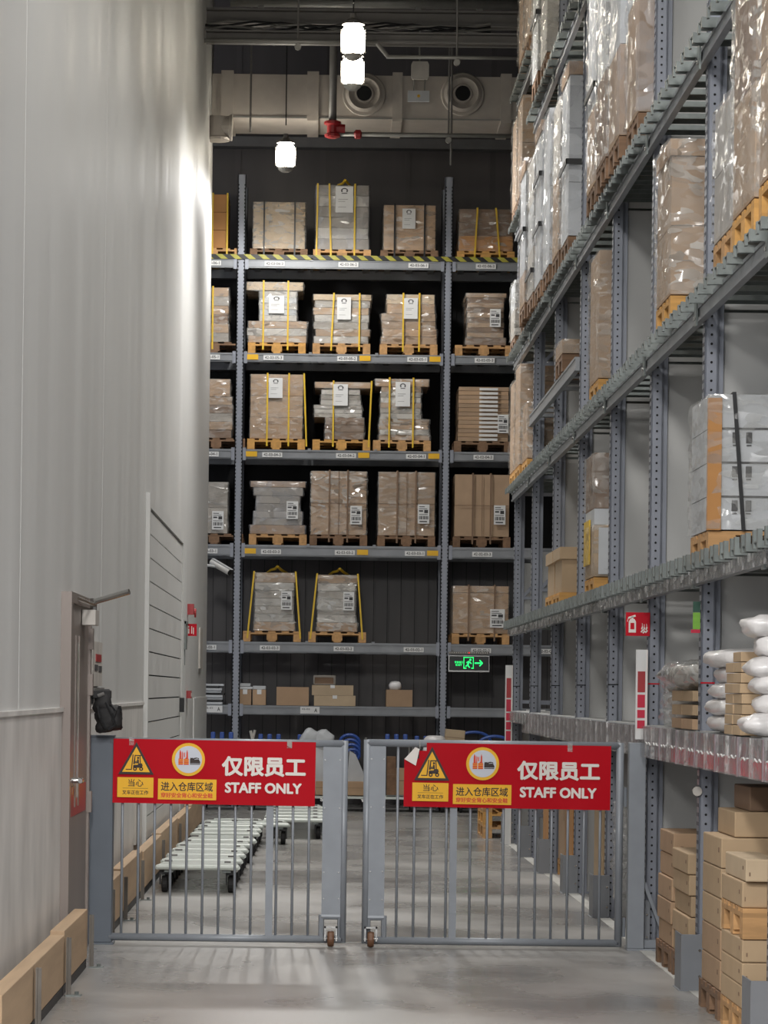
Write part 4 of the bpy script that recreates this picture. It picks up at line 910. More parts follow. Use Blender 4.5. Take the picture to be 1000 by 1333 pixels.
def shelf_goods():
    z = 1.407
    # three rows of cartons with white labels, and bags, bay 0
    nm = ['lowest', 'middle', 'top']
    for q in range(3):
        for k in range(2):
            Y0 = 17.66 + 0.52 * k
            o = thing('carton', nm[q] + (' nearer' if k == 0 else ' farther') + ' flat carton of the labelled stack beside the extinguisher sign', 'box', (2.06, Y0, z + q * 0.078), 0, 'labelled flat cartons on the shelf')
            MB().box(0, 0.55, 0, 0.5, 0, 0.058).build('carton_body', m['cardn' if q else 'card'], o, bevel=0.003)
            if k == 0: MB().box(0.03, 0.4, -0.003, 0, 0.006, 0.05).build('white_label', m['paper'], o)
    o = tag(blob(0.62, 1.25, 0.15, 2, n=20, k=10, sq=0.4, amp=0.05).build('bagged_cushion', [m['packg']], None, (2.33, 18.25, z + 3 * 0.078 + 0.065), smooth=True), 'grey-green cushion in a clear bag on top of the labelled flat cartons', 'bag')
    c = blob(0.68, 1.32, 0.19, 2, n=20, k=10, sq=0.45, amp=0.09).build('clear_bag', [m['clear']], o, (-0.01, 0, 0), smooth=True)
    for q, lb in enumerate(['lowest', 'middle', 'upper']):
        o = tag(blob(0.4, 0.75, 0.12, 5 + q, amp=0.12).build('clear_bag', m['film2'], None, (2.25, 19.15, z + 0.065 + q * 0.085), smooth=True), lb + ' crumpled clear bag behind the labelled flat cartons', 'bag', 'clear bags on the shelf')
        blob(0.3, 0.6, 0.08, 9 + q, amp=0.1).build('bag_contents', m['pack'], o, smooth=True)
    # bay -1: white bags stack
    nm = ['lowest', 'second', 'third', 'fourth', 'topmost']
    for q in range(5):
        ox = [0, 0.0, 0.01, 0.03, -0.02][q]
        tag(blob(0.5, 0.8, 0.1, 11 + q, n=22, k=12, sq=0.35, amp=0.05).build('white_bag', m['pillow'], None, (2.27 + ox, 16.48, z + 0.046 + q * 0.083), smooth=True), nm[q] + ' white bag in the pile just right of the nearest upright', 'bag', 'white bags piled beside the small cartons')
    # small cartons, eight rows
    nm8 = ['lowest', 'second', 'third', 'fourth', 'fifth', 'sixth', 'seventh', 'topmost']
    for q in range(8):
        for k in range(2):
            for j in range(2):
                if q > 6 and k == 1: continue
                if q in (5, 6) and j == 1 and k == 0 and q == 6: pass
                Y0 = 15.42 + 0.30 * k + random.uniform(-0.01, 0.01); X0 = 2.03 + j * 0.17 + random.uniform(-0.006, 0.006)
                o = thing('small_carton', nm8[q] + ' row ' + ('front' if k == 0 else 'rear') + (' left' if j == 0 else ' right') + ' carton of the tall stack of small brown cartons', 'box', (X0, Y0, z + q * 0.0505), 0, 'tall stack of small brown cartons')
                b = MB().box(0, 0.165, 0, 0.29, 0, 0.047).build('carton_body', m['cardn'], o, bevel=0.003)
                MB().box(-0.001, 0.166, -0.001, 0.351, 0.044, 0.0485).build('flap_edge', m['card'], o) if False else None
    o = tag(MB().box(0, 0.15, 0, 0.1, 0, 0.05).build('tilted_carton', m['cardp'], None, (2.14, 15.3, z + 0.31), rotz=0.3, bevel=0.003), 'small tilted carton sticking out near the top of the tall stack', 'box'); o.rotation_euler = (0, 0.3, 0.3)
    for q, (zz, dx) in enumerate([(0.0, -0.02), (0.095, 0.03), (0.19, 0.02), (0.27, 0.0), (0.37, 0.03), (0.46, -0.02)]):
        tag(blob(0.5, 0.36, 0.115, 21 + q, n=22, k=12, sq=0.35, amp=0.06).build('white_bag', m['pillow'], None, (2.27 + dx, 15.15, z + 0.055 + zz), smooth=True), ['lowest', 'second', 'third', 'fourth', 'fifth', 'topmost'][q] + ' white bag in the pile cut off by the right edge', 'bag', 'white bags cut off by the right edge')
shelf_goods()

def carton(x, y, z, dx, dy, dz, label, group, mt='cardn', rz=0.0, tilt=0.0, tape=True, sag=0.0):
    t = thing('carton', label, 'box', (x, y, z), rz, group)
    b = MB().box(0, dx, 0, dy, 0, dz)
    b.build('carton_body', m[mt], t, bevel=0.006)
    if tape:
        MB().box(dx * 0.1, dx * 0.14, -0.0015, 0, dz * 0.25, dz * 0.42).box(-0.0015, 0, dy * 0.1, dy * 0.14, dz * 0.5, dz * 0.66).build('printed_mark', m['cardd'], t)
    if tilt: t.rotation_euler = (tilt, 0, rz)
    return t
def floor_goods():
    # bay 0: two stacks on pallets
    G = 'cartons on the floor behind the hinge post'
    def pl(y, lb, X=2.2, kind='woodd'): pallet(X + 0.55, y + 0.4, 0.0, 'wooden pallet on the floor under the ' + lb, 'pallets on the floor of the right rack', kind, math.pi / 2, 0.78, 1.1)
    X = 2.05
    nm = ['lowest', 'second', 'third', 'fourth', 'fifth', 'sixth']
    pl(17.68, 'nearer stack of cartons beside the nearest upright', X); pl(18.52, 'farther stack of cartons beside the hinge post', X)
    for q in range(5): carton(X + random.uniform(0, 0.02), 17.7, PAL_H + 0.002 + q * 0.117, 0.55, 0.78, 0.113, nm[q] + ' carton of the nearer floor stack left of the nearest upright', G)
    for q in range(5): carton(X + random.uniform(0, 0.02), 18.55, PAL_H + 0.002 + q * 0.132, 0.42, 0.72, 0.128, nm[q] + ' carton of the farther floor stack next to the hinge post', G, 'card')
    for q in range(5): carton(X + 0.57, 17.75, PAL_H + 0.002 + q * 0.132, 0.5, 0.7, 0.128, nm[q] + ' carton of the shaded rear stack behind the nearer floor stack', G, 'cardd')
    tag(MB().box(0, 0.012, 0, 0.01, 0, 0.09).build('paper_slip', m['paper'], None, (2.50, 17.72, PAL_H + 5 * 0.132 + 0.002)), 'small pale paper slip standing on the shaded rear stack of cartons', 'paper')
    # bay -1
    G = 'cartons on the floor at the bottom right'
    X = 1.99
    pl(14.95, 'big nearer stack at the bottom right', X, 'wood'); pl(15.84, 'farther stack right of the nearest guard', X)
    z = PAL_H + 0.002
    for q in range(3):
        carton(X, 14.97, z, 0.19, 0.76, 0.105, nm[q] + ' long carton of the big nearer stack at the bottom right', G); carton(X + 0.2, 14.97, z, 0.6, 0.76, 0.105, nm[q] + ' inner carton of the big nearer stack at the bottom right', G, 'cardd', tape=False); z += 0.108
    pallet(X + 0.55, 15.35, z, 'wooden pallet laid halfway up the big nearer stack', 'pallets on the floor of the right rack', 'wood', math.pi / 2, 0.78, 1.1)
    z += PAL_H + 0.002
    carton(X, 14.99, z, 0.12, 0.76, 0.12, 'long carton lying on the upper pallet of the big nearer stack', G)
    carton(X + 0.14, 14.97, z, 0.5, 0.6, 0.12, 'carton with a grey sticker beside the upper long carton', G, 'card')
    z += 0.123
    carton(X + 0.01, 14.95, z, 0.16, 0.74, 0.105, 'topmost long open carton of the big nearer stack', G, 'cardp')
    z = PAL_H + 0.002
    for q in range(5):
        carton(X + 0.01, 15.86, z, 0.45, 0.74, 0.148, nm[q] + ' carton of the farther stack right of the nearest guard', G, 'cardn' if q > 1 else 'card'); z += 0.151
    carton(X + 0.08, 15.9, z, 0.4, 0.66, 0.125, 'recessed carton high on the farther stack under the red tickets', G, 'cardn', tape=False); z += 0.127
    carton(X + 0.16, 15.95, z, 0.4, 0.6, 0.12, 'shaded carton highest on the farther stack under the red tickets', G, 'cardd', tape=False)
    for q in range(3): carton(2.16, 14.2, 0.002 + q * 0.2, 0.5, 0.4, 0.195, ['lowest', 'middle', 'topmost'][q] + ' grey-brown carton cut off by the bottom right edge', G, 'card2')
    # further bays seen through the gate
    G = 'tall cartons standing behind the far uprights'
    for (i, k, h, mt, lb) in ((1, 1, 0.9, 'cardn', 'tall carton standing behind the first upright through the right gate'), (2, 1, 0.95, 'cardn', 'tall carton standing behind the second upright through the right gate'), (3, 1, 1.0, 'cardo', 'tall orange-brown carton standing behind the third upright through the right gate'),
                              (4, 1, 0.8, 'cardo', 'tall orange-brown carton behind the fourth upright through the right gate'), (5, 0, 0.75, 'cardo', 'tall orange-brown carton at the far end of the right rack floor'), (3, 2, 0.7, 'card', 'brown carton behind the third upright farther back')):
        Y0 = pyi(i) + 0.2 + 0.86 * k
        pallet(2.7, Y0 + 0.4, 0, 'wooden pallet on the floor under the ' + lb, 'pallets on the floor of the right rack', 'wood', math.pi / 2, 0.78, 1.1)
        carton(2.15, Y0 + 0.02, PAL_H + 0.002, 0.8, 0.7, h, lb, G, mt)
    # pallet pile at the far end of the aisle
    nm = ['lowest', 'second', 'third', 'topmost']
    for q in range(4):
        x, _ = P(673, 1080, 35.6); pallet(x, 35.9, q * (PAL_H + 0.002), nm[q] + ' pallet of the loose pile at the far end of the right rack', 'loose pallets at the far end of the rack', 'wood' if q != 1 else 'woodo', 0.0)
floor_goods()

# ------------------------------------------------------------------ gates
YG = 20.1
def gx(px, py=1100): return PX(px, py, YG)
def gz(py, px=400): return PZ(px, py, YG)
def gates():
    # left gate post
    t = thing('gate_post', 'dark blue-grey square gate post against the left wall', 'post', (gx(130.5), YG, 0))
    MB().box(-0.077, 0.077, -0.02, 0.13, 0.012, gz(959, 130)).build('post_body', m['gatepost'], t, bevel=0.004)
    MB().box(-0.09, 0.09, -0.04, 0.15, 0, 0.012).build('foot_plate', m['gatepost'], t)
    MB().box(-0.08, 0.08, -0.023, 0.133, gz(959, 130), gz(957, 130)).build('post_cap', m['gatepost'], t)
    # right hinge post
    t = thing('gate_post', 'grey flat gate post with a slanted brace beside the right gate', 'post', (gx(829), YG, 0))
    zt = gz(967, 830)
    MB().box(gx(818) - gx(829), gx(840) - gx(829), 0.0, 0.1, 0.012, zt).build('post_body', m['gate'], t, bevel=0.004)
    MB().box(gx(818) - gx(829), gx(862) - gx(829), -0.01, 0.14, 0, 0.012).build('foot_plate', m['gate'], t)
    xz = lambda px, py: (gx(px, py) - gx(829), gz(py, px))
    MB().bar((xz(840, 1150)[0], 0.05, xz(840, 1150)[1]), (xz(860, 1206)[0], 0.05, xz(860, 1206)[1]), 0.03, 0.02).bar((xz(839, 1232)[0], 0.05, 0.04), (xz(861, 1232)[0], 0.05, 0.04), 0.03, 0.05).build('brace', m['gate'], t)
    for px_, side in ((0, 0),):
        MB().tube((gx(814) - gx(829), 0.04, gz(1045)), (gx(814) - gx(829), 0.04, gz(1020)), 0.012, 8).tube((gx(814) - gx(829), 0.04, gz(1215)), (gx(814) - gx(829), 0.04, gz(1190)), 0.012, 8).build('hinge_pin', m['gate'], t)
    # crinkled film roll behind the gate frame
    t = tag(MB().build('film_roll', m['film2']) if False else shell_mesh([(0, -0.022, 0.022, -0.03, 0.03), (gz(1040) - gz(1170), -0.022, 0.022, -0.03, 0.03)], 2.0, amp=0.02, n_side=4, dz=0.02).build('film_roll', m['film2'], None, (gx(813), YG + 0.3, gz(1170)), smooth=True), 'crinkled roll of clear film standing between right gate and its post', 'film roll')
    MB().tube((0, 0, -gz(1170)), (0, 0, 0.6), 0.012, 6).build('core_rod', m['pipe'], t)
    def gate(name_l, bars, wide, xL, xR, plate, frame_side, wheel_px, lab):
        xo = gx((xL + xR) / 2); t = thing('swing_gate', lab, 'gate', (xo, YG, 0))
        zt, zb = gz(966.5, (xL + xR) / 2), gz(1221, (xL + xR) / 2)
        if frame_side == 'L': zt, zb = gz(969, 640), gz(1226, 640)
        g = lambda px: gx(px) - xo
        MB().tube((g(xL), 0, zt), (g(xR), 0, zt), 0.024, 12).build('top_rail', m['gate'], t, smooth=True)
        MB().tube((g(xL), 0, zb), (g(xR), 0, zb), 0.024, 12).build('bottom_rail', m['gate'], t, smooth=True)
        for px in (xL, xR):
            if name_l == 'left' and px == xL: MB().box(g(xL) - 0.008, g(xL) + 0.008, -0.015, 0.015, zb, zt).build('end_stile', m['gate'], t); continue
            MB().tube((g(px), 0, zb - 0.02), (g(px), 0, zt + 0.02), 0.024, 12).build('end_stile', m['gate'], t, smooth=True)
        for px in bars: MB().tube((0, 0, zb), (0, 0, zt), 0.0085, 8).build('bar', m['gate'], t, (g(px), 0, 0), smooth=True)
        for px, wd in wide: MB().box(-wd / 2, wd / 2, -0.018, 0.018, zb, zt).build('flat_bar', m['gate'], t, (g(px), 0, 0))
        a, b = plate
        zp = zb + 0.155
        p = MB().box(g(a), g(b), -0.02, 0.02, zp, zt - 0.02).build('sheet_plate', m['gate'], t)
        s = MB()
        for z in (zt - 0.1, zt - 0.4, zt - 0.8, zp + 0.1): 
            for x in (g(a) + 0.012, g(b) - 0.012): s.tube((x, -0.02, z), (x, -0.024, z), 0.005, 6)
        s.build('screws', m['chrome'], p)
        # wheel housing
        MB().tube((g(a), 0, zp - 0.01), (g(b), 0, zp - 0.01), 0.022, 10).tube((g(a), 0, zb), (g(a), 0, zp), 0.018, 8).tube((g(b), 0, zb), (g(b), 0, zp), 0.018, 8).build('wheel_frame', m['gate'], t)
        wx_ = g(wheel_px)
        wl = MB().lathe((wx_ - 0.022, -0.03, 0.052), [(0.012, 0), (0.045, 0.002), (0.05, 0.012), (0.05, 0.032), (0.045, 0.042), (0.012, 0.044)], 'x', 20).build('wheel', m['brownwheel'], t)
        MB().box(wx_ - 0.04, wx_ - 0.03, -0.05, -0.01, 0.04, 0.13).box(wx_ + 0.03, wx_ + 0.04, -0.05, -0.01, 0.04, 0.13).box(wx_ - 0.04, wx_ + 0.04, -0.05, -0.01, 0.12, 0.13).tube((wx_ - 0.045, -0.03, 0.052), (wx_ + 0.045, -0.03, 0.052), 0.008, 8).build('wheel_fork', m['chrome'], wl)
        return t, xo
    t, xo = gate('left', [159, 180, 201, 222, 243, 264, 285, 306, 327, 360, 381, 402], [(351, 0.045)], 143, 447, (419.5, 444), 'R', 432, 'left grey barred gate leaf with a wheel and the red banner without a folded corner')
    MB().tube((gx(143) - xo, 0, 0.002), (gx(143) - xo, 0, 0.05), 0.012, 8).build('pivot_foot', m['chrome'], t)
    gate('right', [517, 539, 560, 581, 612, 634, 655, 676, 697, 718, 739, 760, 781], [(590, 0.045)], 477, 806, (480, 501), 'L', 484, 'right grey barred gate leaf with a wheel and the banner with a folded corner')
gates()

def banners():
    def banner(px0, px1, py0, py1, label, fold):
        YB_ = YG - 0.034
        X0, X1 = PX(px0, 1000, YB_), PX(px1, 1000, YB_); Z1, Z0 = PZ((px0 + px1) / 2, py0, YB_), PZ((px0 + px1) / 2, py1, YB_)
        wd, ht = X1 - X0, Z1 - Z0
        t = thing('warning_banner', label, 'banner', (X0, YB_, Z0), 0)
        t.rotation_euler = (0, 0.006, 0)
        nx, nz = 28, 8; b = MB()
        for sgn in (0, 1):
            for j in range(nz + 1):
                for i in range(nx + 1):
                    x = wd * i / nx; z = ht * j / nz; y = 0.004 * math.sin(i * 0.7 + j * 0.2) * (1 - j / nz) + (0.003 if sgn else 0)
                    b.v.append((x, y, z))
        nn = (nx + 1) * (nz + 1)
        fi = 4
        for j in range(nz):
            for i in range(nx):
                if fold and (i / nx * 1.0 + (nz - 1 - j) / nz * 0.35) < 0.085 and j > nz - 4 : continue
                a = j * (nx + 1) + i; q = [a, a + 1, a + nx + 2, a + nx + 1]; b.face(q); b.face([nn + k for k in reversed(q)])
        b.build('banner_sheet', m['red'], t, smooth=True)
        ys = -0.007
        def R(name, x0, x1, z0, z1, mt, y=ys, par=t): return MB().box(x0 * wd, x1 * wd, y - 0.0012, y, z0 * ht, z1 * ht).build(name, m[mt], par)
        if fold: # the rest spans: banner print is the same, width shifted
            s0 = (545 - px0) / (px1 - px0); S = lambda f: s0 + (f - 0.0) * (1 - s0) * 1.0
            conv = lambda px: (px - px0) / (px1 - px0)
            Q = dict(tri=(539, 585), triz=(1017, 973), box1=(537, 584, 1044, 1020), circ=(628, 994, 21.5), box2=(590, 666, 1047, 1021), cn=(673, 781, 1014, 989), en=(677, 777, 1037, 1023))
        else:
            conv = lambda px: (px - px0) / (px1 - px0)
            Q = dict(tri=(154, 200), triz=(1009, 967), box1=(153, 200, 1039, 1013), circ=(245, 988.5, 21.5), box2=(206, 282, 1041, 1014), cn=(288.5, 398, 1009, 983), en=(293, 393, 1031, 1017))
        cz = lambda py: (py1 - py) / (py1 - py0)
        # roughly remove the in-image tilt of the banner
        # warning triangle
        a, c = Q['tri']; zb, zt = Q['triz']
        xa, xb = conv(a) * wd, conv(c) * wd; za, zc = cz(zb) * ht, cz(zt) * ht; xm = (xa + xb) / 2
        sg = MB().prism([(xa, za), (xb, za), (xm, zc)], ys - 0.0012, ys).build('warning_triangle', m['sign_black'], t)
        i1 = 0.14; cxx, czz = xm, za + (zc - za) / 3
        tr = [(cxx + (x - cxx) * (1 - i1 * 1.55), czz + (z - czz) * (1 - i1 * 1.55)) for x, z in ((xa, za), (xb, za), (xm, zc))]
        MB().prism(tr, ys - 0.0024, ys - 0.0012).build('triangle_field', m['sign_yellow'], sg)
        # forklift pictogram
        u = (zc - za) / 44.0; fx = lambda q: xm + q * u; fz = lambda q: za + q * u; y1, y2 = ys - 0.0036, ys - 0.0024
        f = MB()
        for poly in ([(-4, 9), (8, 9), (9, 12), (8, 15), (3, 15), (2, 13), (-3, 13), (-4, 12)], [(-4, 14), (-1.5, 14), (-1, 26), (-2.2, 26)], [(5, 15), (6.4, 15), (5.6, 26), (4.4, 26)], [(-2.2, 25), (6.5, 25), (6.5, 26.4), (-2.2, 26.4)],
                     [(-7, 6.5), (-5.6, 6.5), (-3.6, 27), (-5, 27)], [(-14, 6), (-6, 6), (-6, 7.2), (-14, 7.2)], [(0.5, 15), (4, 15), (3.6, 20), (1.6, 21)], [(-1.2, 15), (0.5, 15), (0.5, 18.5), (-1.2, 17.5)]):
            f.prism([(fx(p), fz(q)) for p, q in poly], y1, y2)
        for (p, q, r) in ((-1.5, 7.5, 2.7), (7.0, 7.5, 2.7), (2.6, 22.5, 1.5)): f.prism([(fx(p + r * math.cos(k * math.pi / 7)), fz(q + r * math.sin(k * math.pi / 7))) for k in range(14)], y1, y2)
        f.build('forklift_pictogram', m['sign_black'], sg)
        f = MB()
        for (p, q) in ((-1.5, 7.5), (7.0, 7.5)): f.prism([(fx(p + 1.1 * math.cos(k * math.pi / 5)), fz(q + 1.1 * math.sin(k * math.pi / 5))) for k in range(10)], y1 - 0.001, y1)
        f.build('pictogram_hubs', m['sign_yellow'], sg)
        # box 1
        a, c, zb, zt = Q['box1']; xa, xb, za, zc = conv(a) * wd, conv(c) * wd, cz(zb) * ht, cz(zt) * ht; dw, dh = xb - xa, zc - za
        bb = MB().box(xa, xb, ys - 0.0012, ys, za, zc).build('yellow_field', m['sign_yellow'], t)
        put_text('lettering', '当心', m['sign_black'], bb, xa + dw * 0.30, xa + dw * 0.72, za + dh * 0.54, za + dh * 0.92, ys - 0.0014, 0.012)
        put_text('lettering', '叉车正在工作', m['sign_black'], bb, xa + dw * 0.14, xa + dw * 0.86, za + dh * 0.14, za + dh * 0.36, ys - 0.0014, 0.018)
        MB().box(xa + dw * 0.15, xa + dw * 0.85, ys - 0.002, ys - 0.0012, za + dh * 0.45, za + dh * 0.465).build('rule', m['sign_black'], bb)
        # circle
        cx_, cy_, r = Q['circ']; X, Z, r = conv(cx_) * wd, cz(cy_) * ht, r / (px1 - px0) * wd
        circ = lambda rr: [(X + rr * math.cos(k * math.pi / 18), Z + rr * math.sin(k * math.pi / 18)) for k in range(36)]
        cc = MB().prism(circ(r), ys - 0.0012, ys).build('yellow_ring', m['sign_yellow'], t)
        MB().prism(circ(r * 0.82), ys - 0.0024, ys - 0.0012).build('ring_field', m['sign_pale'], cc)
        e = r / 21.5; fx = lambda q: X + q * e; fz = lambda q: Z + q * e; f = MB()
        for poly in ([(-13, -7), (-7, -7), (-7, 1), (-9, 1), (-9.3, 9), (-11, 13), (-11.8, 9), (-12, 1), (-13, 1)], [(-6, -7), (0.5, -7), (0.5, 1), (-0.5, 1), (-0.8, 9), (-1.8, 13), (-2.8, 9), (-3, 3), (-4.4, 1), (-6, 1)], [(-8.5, 1), (-7.2, 1), (-6.8, 8), (-8.2, 11)], [(-6, 3), (-4.8, 3), (-4.6, 10), (-5.8, 8)]):
            f.prism([(fx(p), fz(q)) for p, q in poly], ys - 0.0036, ys - 0.0024)
        f.build('vest_pictogram', m['sign_orange'], cc)
        f = MB()
        for z_ in (-5.2, -2.6, -0.6): f.box(fx(-13), fx(0.5), ys - 0.0044, ys - 0.0036, fz(z_), fz(z_ + 0.6))
        f.build('vest_bands', m['sign_yellow'], cc)
        f = MB()
        for poly in ([(2, -6.5), (15, -6.5), (15.4, -3), (13.5, 0.5), (10.5, 0.5), (8, 0), (5.5, 2.5), (4.5, 2), (2.6, 2.5), (2, 0)], [(6.5, 0.5), (8, 0.5), (11, 1.5), (14, 0.6), (13.5, 2), (10.5, 2.8), (7, 2.2)]):
            f.prism([(fx(p), fz(q)) for p, q in poly], ys - 0.0036, ys - 0.0024)
        f.build('shoe_pictogram', m['sign_black'], cc)
        MB().box(fx(2), fx(15), ys - 0.0044, ys - 0.0036, fz(-5.4), fz(-4.9)).build('shoe_sole_line', m['sign_pale'], cc)
        # box 2
        a, c, zb, zt = Q['box2']; xa, xb, za, zc = conv(a) * wd, conv(c) * wd, cz(zb) * ht, cz(zt) * ht; dw, dh = xb - xa, zc - za
        bb = MB().box(xa, xb, ys - 0.0012, ys, za, zc).build('yellow_field', m['sign_yellow'], t)
        put_text('lettering', '进入仓库区域', m['sign_black'], bb, xa + dw * 0.05, xa + dw * 0.94, za + dh * 0.41, za + dh * 0.86, ys - 0.0014, 0.016)
        put_text('lettering', '穿好安全背心和安全鞋', m['sign_orange'], bb, xa + dw * 0.05, xa + dw * 0.94, za + dh * 0.09, za + dh * 0.34, ys - 0.0014, 0.026)
        a, c, zb, zt = Q['cn']; put_text('lettering', '仅限员工', m['sign_white'], t, conv(a) * wd, conv(c) * wd, cz(zb) * ht, cz(zt) * ht, ys, 0.038)
        a, c, zb, zt = Q['en']; put_text('lettering', 'STAFF ONLY', m['sign_white'], t, conv(a) * wd, conv(c) * wd, cz(zb) * ht, cz(zt) * ht, ys, 0.05)
        for f_ in ((0.09, 0.87) if not fold else (0.80,)):
            MB().box(f_ * wd - 0.015, f_ * wd + 0.015, -0.012, -0.008, ht * 0.9, ht + 0.012).build('clear_tape', m['film2'], t)
        if fold:
            MB().prism([(0.0, ht * 0.74), (conv(541) * wd, ht * 0.64), (conv(545.5) * wd, ht * 0.9), (conv(540) * wd, ht * 0.93)], -0.014, -0.011).build('folded_corner', m['sign_white'], t)
            MB().box(conv(545) * wd, conv(546.5) * wd, -0.012, -0.008, ht * 0.9, ht + 0.02).build('clear_tape', m['film2'], t)
    banner(147, 410.5, 963, 1046.5, 'red staff-only banner on the left gate with both top corners taped', False)
    banner(526, 795, 968, 1051.5, 'red staff-only banner on the right gate with its white top corner folded over', True)
banners()

# ------------------------------------------------------------------ bumpers, wall things
def bumpers():
    xf, th = -1.29, 0.075
    def board(y0, y1, x, zt, lb, zb=0.055):
        t = thing('timber_bumper', lb, 'timber', (x, (y0 + y1) / 2, 0), 0, 'timber bumper boards along the left wall'); L = (y1 - y0) / 2
        MB().box(-th, 0, -L + 0.004, L - 0.004, zb, zt).build('timber_board', m['timber'], t, bevel=0.004)
        MB().box(-th, -0.004, -L, L, 0.0, 0.05).build('steel_footing', m['woodd'] if False else m['black'], t)
    board(16.72, 18.4, xf, 0.335, 'short thick timber board ending at the door, set slightly higher')
    board(13.4, 16.70, xf, 0.315, 'long timber board on the left, second from the door'); board(10.0, 13.38, xf - 0.01, 0.32, 'nearest timber board at the bottom left corner')
    xs = -1.315
    lbs = ['timber board just behind the left gate post', 'second timber board behind the left gate', 'third timber board behind the left gate', 'fourth timber board beside the zinc carts', 'fifth timber board beside the zinc carts', 'farthest timber board along the left wall']
    ys = [20.6, 22.1, 24.7, 27.6, 31.0, 34.2, 37.6]
    for k in range(6): board(ys[k], ys[k + 1] - 0.02, xs + (0.0 if k % 2 else 0.008), 0.345 + 0.012 * (k % 2), lbs[k])
    st = [(14.9, 0), (16.72, 0), (18.42, 0), (20.75, 1), (22.15, 1), (24.3, 1), (27.6, 1), (31.0, 1)]
    for k, (y, s_) in enumerate(st):
        x = (xf if not s_ else xs) + 0.012
        t = thing('bumper_stake', ['steel stake at the left edge holding the near timber', 'steel stake at the joint of the near timbers', 'steel stake at the end of the near timber by the gate post', 'first steel stake behind the left gate', 'second steel stake behind the left gate', 'third steel stake behind the left gate', 'fourth steel stake behind the left gate', 'fifth steel stake behind the left gate'][k], 'stake', (x, y, 0), 0, 'steel stakes holding the timbers')
        MB().box(0, 0.008, -0.03, 0.03, 0.006, 0.3).box(0, 0.025, -0.004, 0.004, 0.006, 0.3).build('angle_bar', m['stake'], t)
        MB().box(-0.0, 0.08, -0.04, 0.04, 0, 0.006).build('foot_plate', m['galv'], t)
        MB().tube((0.055, 0, 0.006), (0.055, 0, 0.022), 0.012, 6).build('anchor_bolt', m['galv'], t)
bumpers()

